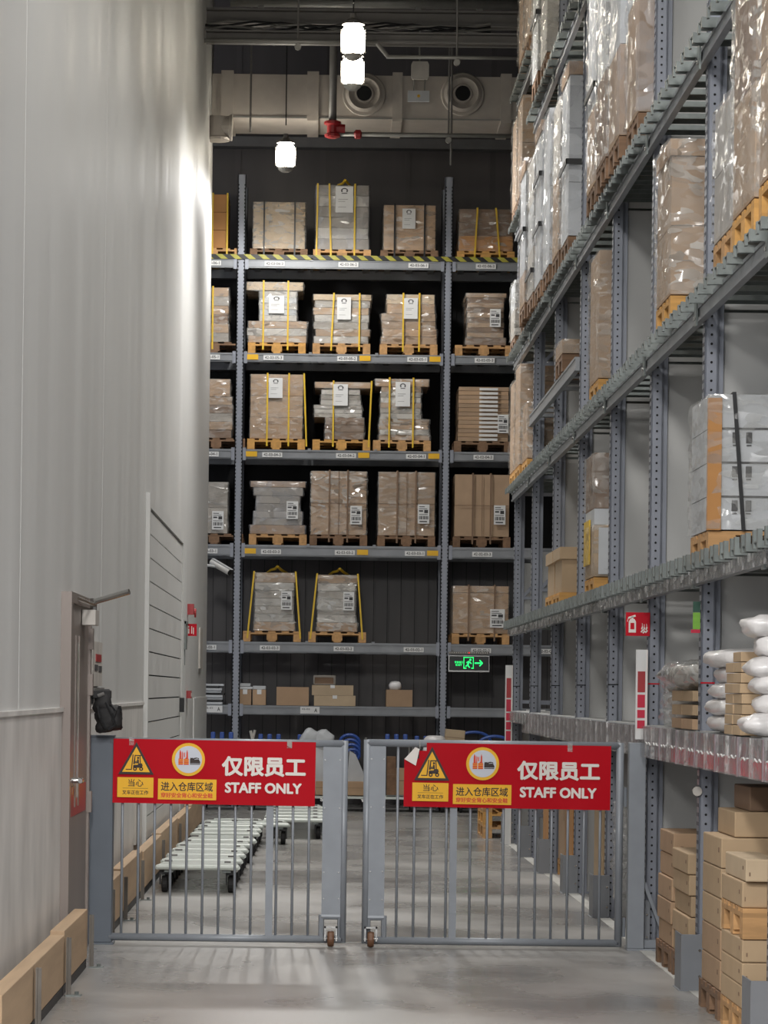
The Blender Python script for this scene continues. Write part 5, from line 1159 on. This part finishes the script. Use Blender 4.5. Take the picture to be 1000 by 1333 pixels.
def wall_things():
    wp = lambda px, py, X=WX: (X, YX(px, py, X), PZ(px, py, YX(px, py, X)))
    # sign plate
    x, y, z = wp(114, 893); _, y2, _ = wp(127, 893)
    t = thing('notice_plate', 'pale notice plate with a red and a grey symbol on the wall beside the door', 'sign', (WX, y, z)); zt = PZ(114, 834, y) - z
    MB().box(0, 0.03, 0, y2 - y, 0, zt).build('plate', m['pack'], t)
    MB().box(0.03, 0.034, (y2 - y) * 0.3, (y2 - y) * 0.85, zt * 0.55, zt * 0.72).build('red_symbol', m['red_paint'], t)
    MB().box(0.03, 0.034, (y2 - y) * 0.2, (y2 - y) * 0.5, zt * 0.35, zt * 0.48).box(0.03, 0.034, (y2 - y) * 0.6, (y2 - y) * 0.9, zt * 0.33, zt * 0.46).build('grey_symbol', m['ink'], t)
    MB().box(0, 0.045, -0.02, y2 - y + 0.02, -0.05, -0.01).build('ledge', m['trunk'], t)
    # black bundle hanging on the wall
    X = -1.33; Y = 19.95; x0, z0 = P(138, 925, Y)
    t = thing('hanging_harness', 'black strap harness bundle with buckles hanging above the left gate post', 'harness', (x0, Y, z0))
    MB().box(-0.085, 0.03, -0.02, 0.06, 0.075, 0.125).box(-0.12, -0.08, 0.0, 0.04, 0.04, 0.09).build('bracket', m['rubber'], t, bevel=0.005)
    MB().tube((-0.05, -0.025, 0.09), (-0.01, -0.025, 0.105), 0.012, 8).build('grey_buckle', m['trunk'], t)
    blob(0.17, 0.13, 0.16, 4, n=18, k=12, sq=0.7, amp=0.16).build('strap_bundle', m['rubber'], t, (0.012, 0.02, -0.05), smooth=True)
    blob(0.11, 0.1, 0.14, 6, n=14, k=10, sq=0.7, amp=0.2).build('upper_folds', m['rubber'], t, (-0.02, 0.02, 0.05), smooth=True)
    b = MB()
    for (pts) in ([(0.0, -0.03, 0.05), (0.04, -0.05, -0.02), (0.06, -0.05, -0.09), (0.02, -0.06, -0.12)], [(-0.05, -0.03, 0.03), (-0.03, -0.06, -0.05), (0.0, -0.06, -0.11)], [(0.07, 0, -0.04), (0.09, -0.01, 0.0), (0.085, -0.01, 0.03)], [(0.03, -0.03, 0.04), (0.065, -0.04, 0.0), (0.045, -0.05, -0.06)]): b.path(pts, 0.009, 6)
    b.build('straps', m['black'], t)
    # fire point sign, alarm and box
    Y = 36.2
    a, z1 = P(240.5, 812, Y); b_, z0 = P(256, 828, Y)
    t = thing('fire_sign', 'small red and white fire sign standing out from the far left wall', 'sign', (a, Y, z0)); w_, h_ = b_ - a, z1 - z0
    MB().box(0, w_, 0, 0.008, 0, h_).build('sign_plate', m['sign_red'], t)
    MB().box(WX - a, 0.0, 0, 0.006, h_ * 0.85, h_ * 0.95).build('wall_bracket', m['pipe'], t)
    MB().box(w_ * 0.08, w_ * 0.4, -0.003, 0, h_ * 0.2, h_ * 0.6).tube((w_ * 0.3, -0.001, h_ * 0.75), (w_ * 0.3, -0.003, h_ * 0.75), 0.012, 8).box(w_ * 0.55, w_ * 0.62, -0.003, 0, h_ * 0.2, h_ * 0.8).box(w_ * 0.7, w_ * 0.77, -0.003, 0, h_ * 0.15, h_ * 0.7).build('white_pictogram', m['sign_white'], t)
    x, y, z = wp(244, 800); t = thing('fire_alarm', 'small red fire alarm sounder high on the far left wall', 'alarm', (WX, y, z))
    MB().box(0, 0.07, 0, 0.14, 0.0, 0.12).build('alarm_body', m['red_paint'], t); MB().lathe((0.075, 0.07, 0.02), [(0.05, 0), (0.05, 0.02)], 'x', 12).build('alarm_bell', m['red_paint'], t)
    x, y, z = wp(242.5, 909); t = thing('call_point', 'small red call point box low on the far left wall', 'alarm', (WX, y, z)); MB().box(0, 0.05, 0, 0.3, 0, 0.085).build('box_body', m['red_paint'], t); MB().box(0.05, 0.053, 0.08, 0.22, 0.02, 0.06).build('press_plate', m['sign_white'], t)
    x, y, z = wp(236, 845); t = tag(MB().box(0, 0.05, 0, 0.3, 0, 0.3).box(0, 0.035, 0.1, 0.2, -0.17, 0).box(0, 0.06, 0.0, 0.3, 0.27, 0.3).build('door_bracket', m['galv'], None, (WX, y, z)), 'thin galvanised bracket beside the panelled door', 'bracket')
    x, y, z = wp(175, 1095); t = tag(MB().box(0.012, 0.03, 0, 0.5, 0, 0.55).build('wall_grille', m['pack'], None, (WX, YX(172, 1100, WX), PZ(172, 1100, YX(172, 1100, WX)))), 'flat pale cover plate on the wall seen between the left gate bars', 'cover plate')
    # notice panel and cover on far pier
    t = tag(MB().box(0.03 - 0.03, 0.02, 0, 0.9, 0, 0.5).build('cover_plate', m['pack'], None, (WX, 39.5, PZ(258, 870, 39.5))), 'narrow grey cover plate on the wall end before the back rack', 'cover plate')
    # cctv
    Y = 42.3; x0, z0 = P(287, 738, Y)
    t = thing('security_camera', 'white tubular security camera on the end of the left wall', 'camera', (x0, Y, z0))
    a = P(275, 731, Y); b_ = P(299, 745, Y)
    d = Vector((b_[0] - x0, -0.05, b_[1] - z0)); e = Vector((a[0] - x0, 0.1, a[1] - z0))
    MB().tube(e, d, 0.043, 16).build('camera_housing', m['paper'], t, smooth=True)
    MB().tube(d, d + (d - e).normalized() * 0.012, 0.038, 16).build('lens_face', m['black'], t)
    MB().bar(tuple(e + Vector((0.02, 0, 0.044))), tuple(d + (d - e).normalized() * 0.03 + Vector((0.01, 0, 0.044))), 0.07, 0.006).build('sun_shield', m['packw'], t)
    MB().tube((-0.02, 0.04, 0), (WX - x0 - 0.01, 0.03, 0.02), 0.018, 8).build('mount_arm', m['packw'], t)
wall_things()

def rack_signs():
    # exit sign hanging in the back rack
    Y = YB - 0.12; a, z1 = P(584, 853, Y); b_, z0 = P(637, 875, Y)
    t = thing('exit_sign', 'black exit sign with glowing green running figure and right arrow', 'sign', ((a + b_) / 2, Y, z0)); w_ = (b_ - a) / 2; h = z1 - z0
    MB().box(-w_, w_, 0, 0.03, 0, h).build('sign_frame', m['chrome'], t)
    MB().box(-w_ + 0.012, w_ - 0.008, -0.004, 0, 0.02, h - 0.012).build('sign_face', m['exit_black'], t)
    g = MB(); y0, y1 = -0.007, -0.0045
    W = w_ * 2; X = lambda f: -w_ + f * W; Z = lambda f: f * h
    g.box(X(0.37), X(0.385), y0, y1, Z(0.2), Z(0.9)).box(X(0.6), X(0.615), y0, y1, Z(0.2), Z(0.9)).box(X(0.37), X(0.615), y0, y1, Z(0.86), Z(0.9)).box(X(0.37), X(0.44), y0, y1, Z(0.2), Z(0.26)).box(X(0.56), X(0.615), y0, y1, Z(0.2), Z(0.26))
    for p, q, r in ((( 0.50, 0.62), (0.47, 0.42), 0.020), ((0.47, 0.42), (0.52, 0.26), 0.014), ((0.47, 0.42), (0.42, 0.33), 0.014), ((0.51, 0.64), (0.56, 0.5), 0.011), ((0.50, 0.66), (0.44, 0.56), 0.011)):
        g.bar((X(p[0]), -0.0058, Z(p[1])), (X(q[0]), -0.0058, Z(q[1])), r * 1.0, r)
    g.tube((X(0.535), y0, Z(0.74)), (X(0.535), y1, Z(0.74)), 0.014, 10)
    g.box(X(0.64), X(0.8), y0, y1, Z(0.5), Z(0.58))
    g.bar((X(0.76), -0.0058, Z(0.72)), (X(0.83), -0.0058, Z(0.54)), 0.014, 0.014).bar((X(0.76), -0.0058, Z(0.36)), (X(0.83), -0.0058, Z(0.54)), 0.014, 0.014)
    g.build('running_figure_and_arrow', m['exit_green'], t)
    put_text('lettering', '安全出口', m['exit_green'], t, X(0.15), X(0.35), Z(0.52), Z(0.66), -0.005, 0.02)
    put_text('lettering', 'EXIT', m['exit_green'], t, X(0.18), X(0.33), Z(0.36), Z(0.48), -0.005, 0.02)
    l = MB()
    for i in range(18): l.box(X(0.02 + i * 0.054), X(0.045 + i * 0.054), -0.003, 0, h + 0.03, h + 0.045)
    r = MB().box(-w_, w_, 0, 0.03, h + 0.015, h + 0.05).build('chain_rail', m['trunk'], t); l.build('rail_dots', m['pack'], r)
    MB().box(-0.01, 0.01, -0.003, 0, h + 0.028, h + 0.045).build('red_indicator', m['led'], r)
    MB().box(-w_ + 0.04, -w_ + 0.07, 0.01, 0.115, h + 0.02, h + 0.04).box(w_ - 0.07, w_ - 0.04, 0.01, 0.115, h + 0.02, h + 0.04).box(-w_ + 0.04, -w_ + 0.07, 0.1, 0.115, h + 0.02, 2.16 - z0).box(w_ - 0.07, w_ - 0.04, 0.1, 0.115, h + 0.02, 2.16 - z0).build('bracket', m['trunk'], t)
    # extinguisher sign on upright 1
    Y = pyi(1) - 0.03; a, z1 = P(815, 797, Y); b_, z0 = P(846, 828, Y)
    t = thing('extinguisher_sign', 'red square sign with white fire extinguisher and flames on an upright', 'sign', (a, Y, z0)); w_, h = b_ - a, z1 - z0
    MB().box(0, w_, 0, 0.004, 0, h).build('sign_plate', m['sign_red'], t)
    g = MB(); X = lambda f: f * w_; Z = lambda f: f * h; y0, y1 = -0.003, 0
    g.prism([(X(0.12), Z(0.14)), (X(0.42), Z(0.14)), (X(0.42), Z(0.6)), (X(0.36), Z(0.72)), (X(0.18), Z(0.72)), (X(0.12), Z(0.6))], y0, y1).box(X(0.23), X(0.31), y0, y1, Z(0.72), Z(0.82)).bar((X(0.1), -0.0015, Z(0.76)), (X(0.4), -0.0015, Z(0.86)), 0.003, 0.012).bar((X(0.1), -0.0015, Z(0.76)), (X(0.06), -0.0015, Z(0.6)), 0.003, 0.01)
    for (p, q) in ((0.68, 0.16), (0.76, 0.12), (0.86, 0.14)):
        for s_ in range(3): g.bar((X(p - 0.05 + 0.03 * s_), -0.0015, Z(q + 0.12 * s_)), (X(p + 0.04 - 0.02 * s_), -0.0015, Z(q + 0.1 + 0.14 * s_)), 0.003, 0.009)
    g.build('white_pictogram', m['sign_white'], t)
    MB().box(X(0.19), X(0.35), -0.005, -0.003, Z(0.28), Z(0.55)).build('extinguisher_label', m['sign_red'], t)
    # notice strip poles
    for (Y, p0, p1, q0, q1, lb) in ((20.2, 826, 841, 846, 962, 'white notice strip with red blocks standing behind the hinge post'), (34.0, 657.5, 667, 866, 968, 'far white notice strip with red blocks at the end of the right rack')):
        a, z1 = P(p0, q0, Y); b_, _ = P(p1, q0, Y); z0 = 0.0 if Y > 30 else PZ(p0, q1, Y); w_ = b_ - a; h = z1 - z0
        t = thing('notice_strip', lb, 'sign', (a, Y - 0.12, z0))
        MB().box(0, w_, 0, 0.02, 0, h).build('strip_board', m['paper'], t); MB().box(w_ - 0.008, w_, -0.004, 0, 0, h).build('pale_edge', m['sign_white'], t)
        zz = h - 0.12
        for k in range(5):
            hh = [0.13, 0.08, 0.05, 0.05, 0.08][k] * (1 if Y < 30 else 1.6); zz -= hh + 0.015
            if zz > 0.0: MB().box(w_ * 0.15, w_ * 0.8, -0.003, 0, zz, zz + hh).build('red_block', m['holder_red' if k else 'red_paint'], t)
        zz = h - 0.3 * 1
    # green tag on upright 0
    Y = pyi(0) - 0.02; a, z1 = P(902.5, 783, Y); b_, z0 = P(911.5, 824, Y)
    t = thing('green_tag', 'narrow green and yellow tag with a red foot on the nearest upright', 'tag', (a, Y, z0)); h = z1 - z0
    MB().box(0, b_ - a, 0, 0.003, h * 0.12, h * 0.65).build('green_field', m['green_tag'], t); MB().box(0, b_ - a, 0, 0.003, h * 0.66, h).build('dark_field', m['green_dark'], t); MB().box(-0.01, b_ - a, 0, 0.003, 0, h * 0.11).build('red_foot', m['holder_red'], t)
    x, z = P(908, 1030, Y); tag(MB().lathe((0, 0, 0), [(0.026, 0), (0.026, 0.003)], 'y', 16).build('round_sticker', m['pack'], None, (x, Y, z)), 'small round pale sticker low on the nearest upright', 'sticker')
rack_signs()

# ------------------------------------------------------------------ carts
def carts():
    def cart_proto():
        t = thing('flatbed_cart', 'x', 'cart', (0, 0, 0)); W, L, z = 0.64, 0.86, 0.2
        MB().tube((-W / 2, 0, z), (W / 2, 0, z), 0.02, 8).tube((-W / 2 + 0.06, L, z), (W / 2 - 0.06, L, z), 0.016, 8).tube((-W / 2, 0, z), (-W / 2 + 0.06, L, z), 0.016, 8).tube((W / 2, 0, z), (W / 2 - 0.06, L, z), 0.016, 8).build('frame', m['zinc'], t)
        for k in range(6): cbox('slat', W - 0.03 - 0.015 * k, 0.092, 0.012, m['zinc'], t, (0, 0.09 + k * 0.13, z + 0.005))
        MB().box(-W / 2 + 0.06, -W / 2 + 0.13, 0.02, L, z - 0.04, z - 0.015).box(W / 2 - 0.13, W / 2 - 0.06, 0.02, L, z - 0.04, z - 0.015).build('rail', m['galv'], t)
        for x in (-W / 2 + 0.06, W / 2 - 0.06):
            w_ = MB().lathe((x - 0.025, 0.12, 0.065), [(0.02, 0), (0.06, 0.003), (0.065, 0.012), (0.065, 0.04), (0.06, 0.048), (0.02, 0.05)], 'x', 16).build('wheel', m['rubber'], t)
            MB().box(x - 0.04, x - 0.03, 0.08, 0.16, 0.06, 0.17).box(x + 0.03, x + 0.04, 0.08, 0.16, 0.06, 0.17).box(x - 0.04, x + 0.04, 0.07, 0.17, 0.14, 0.18).build('caster_fork', m['black'], w_)
            w_ = MB().lathe((x - 0.025, 0.62, 0.065), [(0.02, 0), (0.06, 0.003), (0.065, 0.012), (0.065, 0.04), (0.06, 0.048), (0.02, 0.05)], 'x', 16).build('wheel', m['rubber'], t)
            MB().box(x - 0.04, x + 0.04, 0.57, 0.67, 0.135, 0.18).build('caster_fork', m['chrome'], w_)
        MB().box(-W / 2 + 0.04, -W / 2 + 0.1, 0.5, 0.56, z, z + 0.03).box(W / 2 - 0.12, W / 2 - 0.07, 0.4, 0.44, z, z + 0.03).build('nesting_lug', m['trunk'], t)
        return t
    p = cart_proto(); G = 'nested zinc flatbed carts'
    nm = ['foremost', 'second', 'third', 'fourth', 'fifth', 'sixth', 'seventh', 'eighth', 'ninth', 'tenth', 'eleventh', 'twelfth', 'thirteenth']
    x0 = PX(257, 1130, 25.2)
    for k in range(10):
        lb = nm[k] + ' zinc flatbed cart from the front in the long nested row by the left wall'
        x = x0 + 0.004 * k; y = 25.2 + k * 0.875 + (0.5 if k > 5 else 0)
        x += 0.03 if k > 4 else 0
        if k == 0: p.location = (x, y, 0); p['label'] = lb; p['group'] = G; KIDS[p.name] = list(p.children)
        else: copy_tree(p, None, (x, y, 0), None, lb, G)
    x0 = PX(383, 1075, 34.6)
    for k in range(5): copy_tree(p, None, (x0, 34.5 + k * 0.9, 0), None, nm[k] + ' zinc flatbed cart in the short nested row right of the long one', G)
    # extra cross row between (loose wheel cluster)
    copy_tree(p, None, (PX(335, 1090, 33.0), 33.2, 0), None, 'zinc flatbed cart squeezed between the two nested rows', G)
    # handled trolleys in front of the back rack
    def trolley(px, lb, kind, dx=0.0, y=42.5, h=0.98):
        x, _ = P(px, 1040, y)
        t = thing('handle_trolley', lb, 'trolley', (x, y, 0), 0, 'blue handled trolleys in front of the back rack')
        W = 0.5
        MB().box(-W / 2, W / 2, 0, 0.8, 0.17, 0.2).build('platform', m['zinc'], t)
        for sx in (-1, 1):
            for yy in (0.08, 0.7):
                w_ = MB().lathe((sx * 0.2 - 0.02, yy, 0.062), [(0.02, 0), (0.06, 0.004), (0.062, 0.03), (0.055, 0.04), (0.02, 0.042)], 'x', 14).build('wheel', m['rubber'], t)
                MB().box(sx * 0.2 - 0.035, sx * 0.2 + 0.035, yy - 0.05, yy + 0.05, 0.13, 0.172).build('caster_fork', m['chrome'], w_)
        MB().tube((-W / 2 + 0.03, 0.76, 0.2), (-W / 2 + 0.03, 0.76, h - 0.05), 0.014, 8).tube((W / 2 - 0.03, 0.76, 0.2), (W / 2 - 0.03, 0.76, h - 0.05), 0.014, 8).build('push_frame', m['pipe'], t)
        if kind == 'arch':
            pts = [(-W / 2 + 0.03, 0.76, h - 0.08)] + [(-(W / 2 - 0.03) * math.cos(a), 0.76, h - 0.08 + 0.12 * math.sin(a)) for a in [math.pi * k / 10 for k in range(1, 10)]] + [(W / 2 - 0.03, 0.76, h - 0.08)]
            MB().path(pts, 0.02, 8).build('blue_handle', m['blue'], t)
        elif kind == 'fan':
            for k in range(4):
                r_ = 0.13 - 0.012 * k; pts = [(r_ * math.cos(a) + 0.012 * k, 0.70 - k * 0.07, h - 0.12 - 0.055 * k + r_ * 0.8 * math.sin(a)) for a in [math.pi * (-0.35 + 1.45 * j / 12) for j in range(13)]]
                MB().path(pts, 0.022, 8).build('blue_handle', m['blue'], t)
        else:
            for q in (-0.12, 0.0, 0.12): MB().box(q - 0.03, q + 0.03, 0.72, 0.79, h - 0.13, h + 0.02).build('blue_grip', m['blue'], t, bevel=0.012)
        return t, x
    trolley(286, 'trolley with blue grips nearest the left wall', 'grip', h=1.0); trolley(349, 'trolley with paired blue grips behind the left banner', 'grip'); trolley(401, 'trolley with blue grips carrying white sacks', 'grip')
    trolley(455, 'trolley with round blue handles seen between the two gates', 'fan', h=1.02); trolley(517, 'trolley with blue grips loaded with boards behind the right gate', 'grip', h=1.0); trolley(556, 'trolley with pointed blue grip left of the white dome', 'grip', h=0.98)
    trolley(620, 'trolley with wide blue arched handle behind the right banner', 'arch', h=1.02); trolley(648, 'trolley with blue arched handle nearest the notice strip', 'arch', h=0.98, y=41.6)
    def at(px, py, y): return P(px, py, y)
    # load on them
    def cbx(px0, px1, py0, py1, y, dep, lb, mt='card', g=None):
        a, z1 = P(px0, py0, y); b_, z0 = P(px1, py1, y)
        t = thing('carton', lb, 'box', ((a + b_) / 2, y, z0), 0, g); MB().box(-(b_ - a) / 2, (b_ - a) / 2, 0, dep, 0, z1 - z0).build('carton_body', m[mt], t, bevel=0.004)
        MB().box(-(b_ - a) / 2, (b_ - a) / 2, -0.001, 0, (z1 - z0) * 0.52, (z1 - z0) * 0.55).build('seam', m['cardd'], t); return t
    cbx(411, 475, 1017, 1035.5, 42.6, 0.6, 'long brown carton lying on the trolley between the gates')
    cbx(516, 528, 1000, 1035, 42.52, 0.2, 'upright brown carton on the trolley behind the right gate'); cbx(504, 515, 985, 1035, 42.6, 0.3, 'stack of dark boards beside the upright carton', 'woodd')
    o = cbx(579, 604, 950, 972, 42.9, 0.3, 'open tilted brown carton poking above the right banner', 'cardp'); o.rotation_euler = (0, 0.08, 0)
    cbx(560, 606, 972, 1036, 42.95, 0.3, 'tall brown carton under the open tilted one', 'card')
    x, z = P(566, 964, 42.8); tag(blob(0.3, 0.3, 0.2, 8, n=20, k=12, sq=0.9, amp=0.02).build('white_dome', m['pillow'], None, (x, 42.75, z - 0.03), smooth=True), 'white rounded dome shape just above the right banner', 'bag')
    tag(blob(0.36, 0.35, 0.7, 9, n=20, k=12, sq=0.8, amp=0.04).build('white_sack', m['pillow'], None, (x, 42.75, 0.58), smooth=True), 'tall white sack under the white dome', 'bag')
    for k, (px, py, sx, sz, rz, lb) in enumerate([(402, 958, 0.22, 0.3, 0.5, 'left grey-white sack leaning above the left banner'), (420, 960, 0.26, 0.3, 0.7, 'right grey-white sack leaning above the left banner')]):
        x, z = P(px, py, 42.7); o = blob(sx, 0.3, sz, 31 + k, n=18, k=12, sq=0.5, amp=0.06).build('white_sack', m['packw'], None, (x, 42.8, z - 0.05), smooth=True); o.rotation_euler = (0, rz, 0); tag(o, lb, 'bag', 'sacks on the trolley')
    x, z = P(415, 1000, 42.8); tag(blob(0.5, 0.4, 0.75, 41, n=20, k=12, sq=0.5, amp=0.05).build('white_sack', m['packw'], None, (x, 42.85, 0.58), smooth=True), 'big white sack standing behind the left banner under two others', 'bag')
    # folded white sheet between gates
    b = MB(); a0 = P(453, 975, 42.8)[0]
    pz = lambda px, py: (PX(px, py, 42.8) - a0, PZ(px, py, 42.8))
    b.prism([pz(452, 1017.6), pz(474, 1017.6), pz(473, 1005), pz(463, 982), pz(455, 977)], 0, 0.02); o = b.build('white_sheet', m['packw'], None, (a0, 42.8, 0)); tag(o, 'white triangular sheet leaning on the trolley between the gates', 'sheet')
    x, z = P(383, 960, 42.6)
    t = thing('wrapped_hand', 'x', 'x') if False else None
    x, z = P(329, 958, 43.0); tag(MB().path([(0, 0, 0), (0.0, 0, 0.3), (-0.03, 0, 0.42)], 0.02, 6).path([(0, 0, 0.3), (0.03, 0, 0.43)], 0.018, 6).build('bent_pipe', m['pack'], None, (x, 43.0, z - 0.35)), 'pale forked stick poking above the left banner', 'stick')
    x, z = P(510, 990, 42.2); 
carts()

# wooden small offcuts on the carts are left to the trolleys' loads
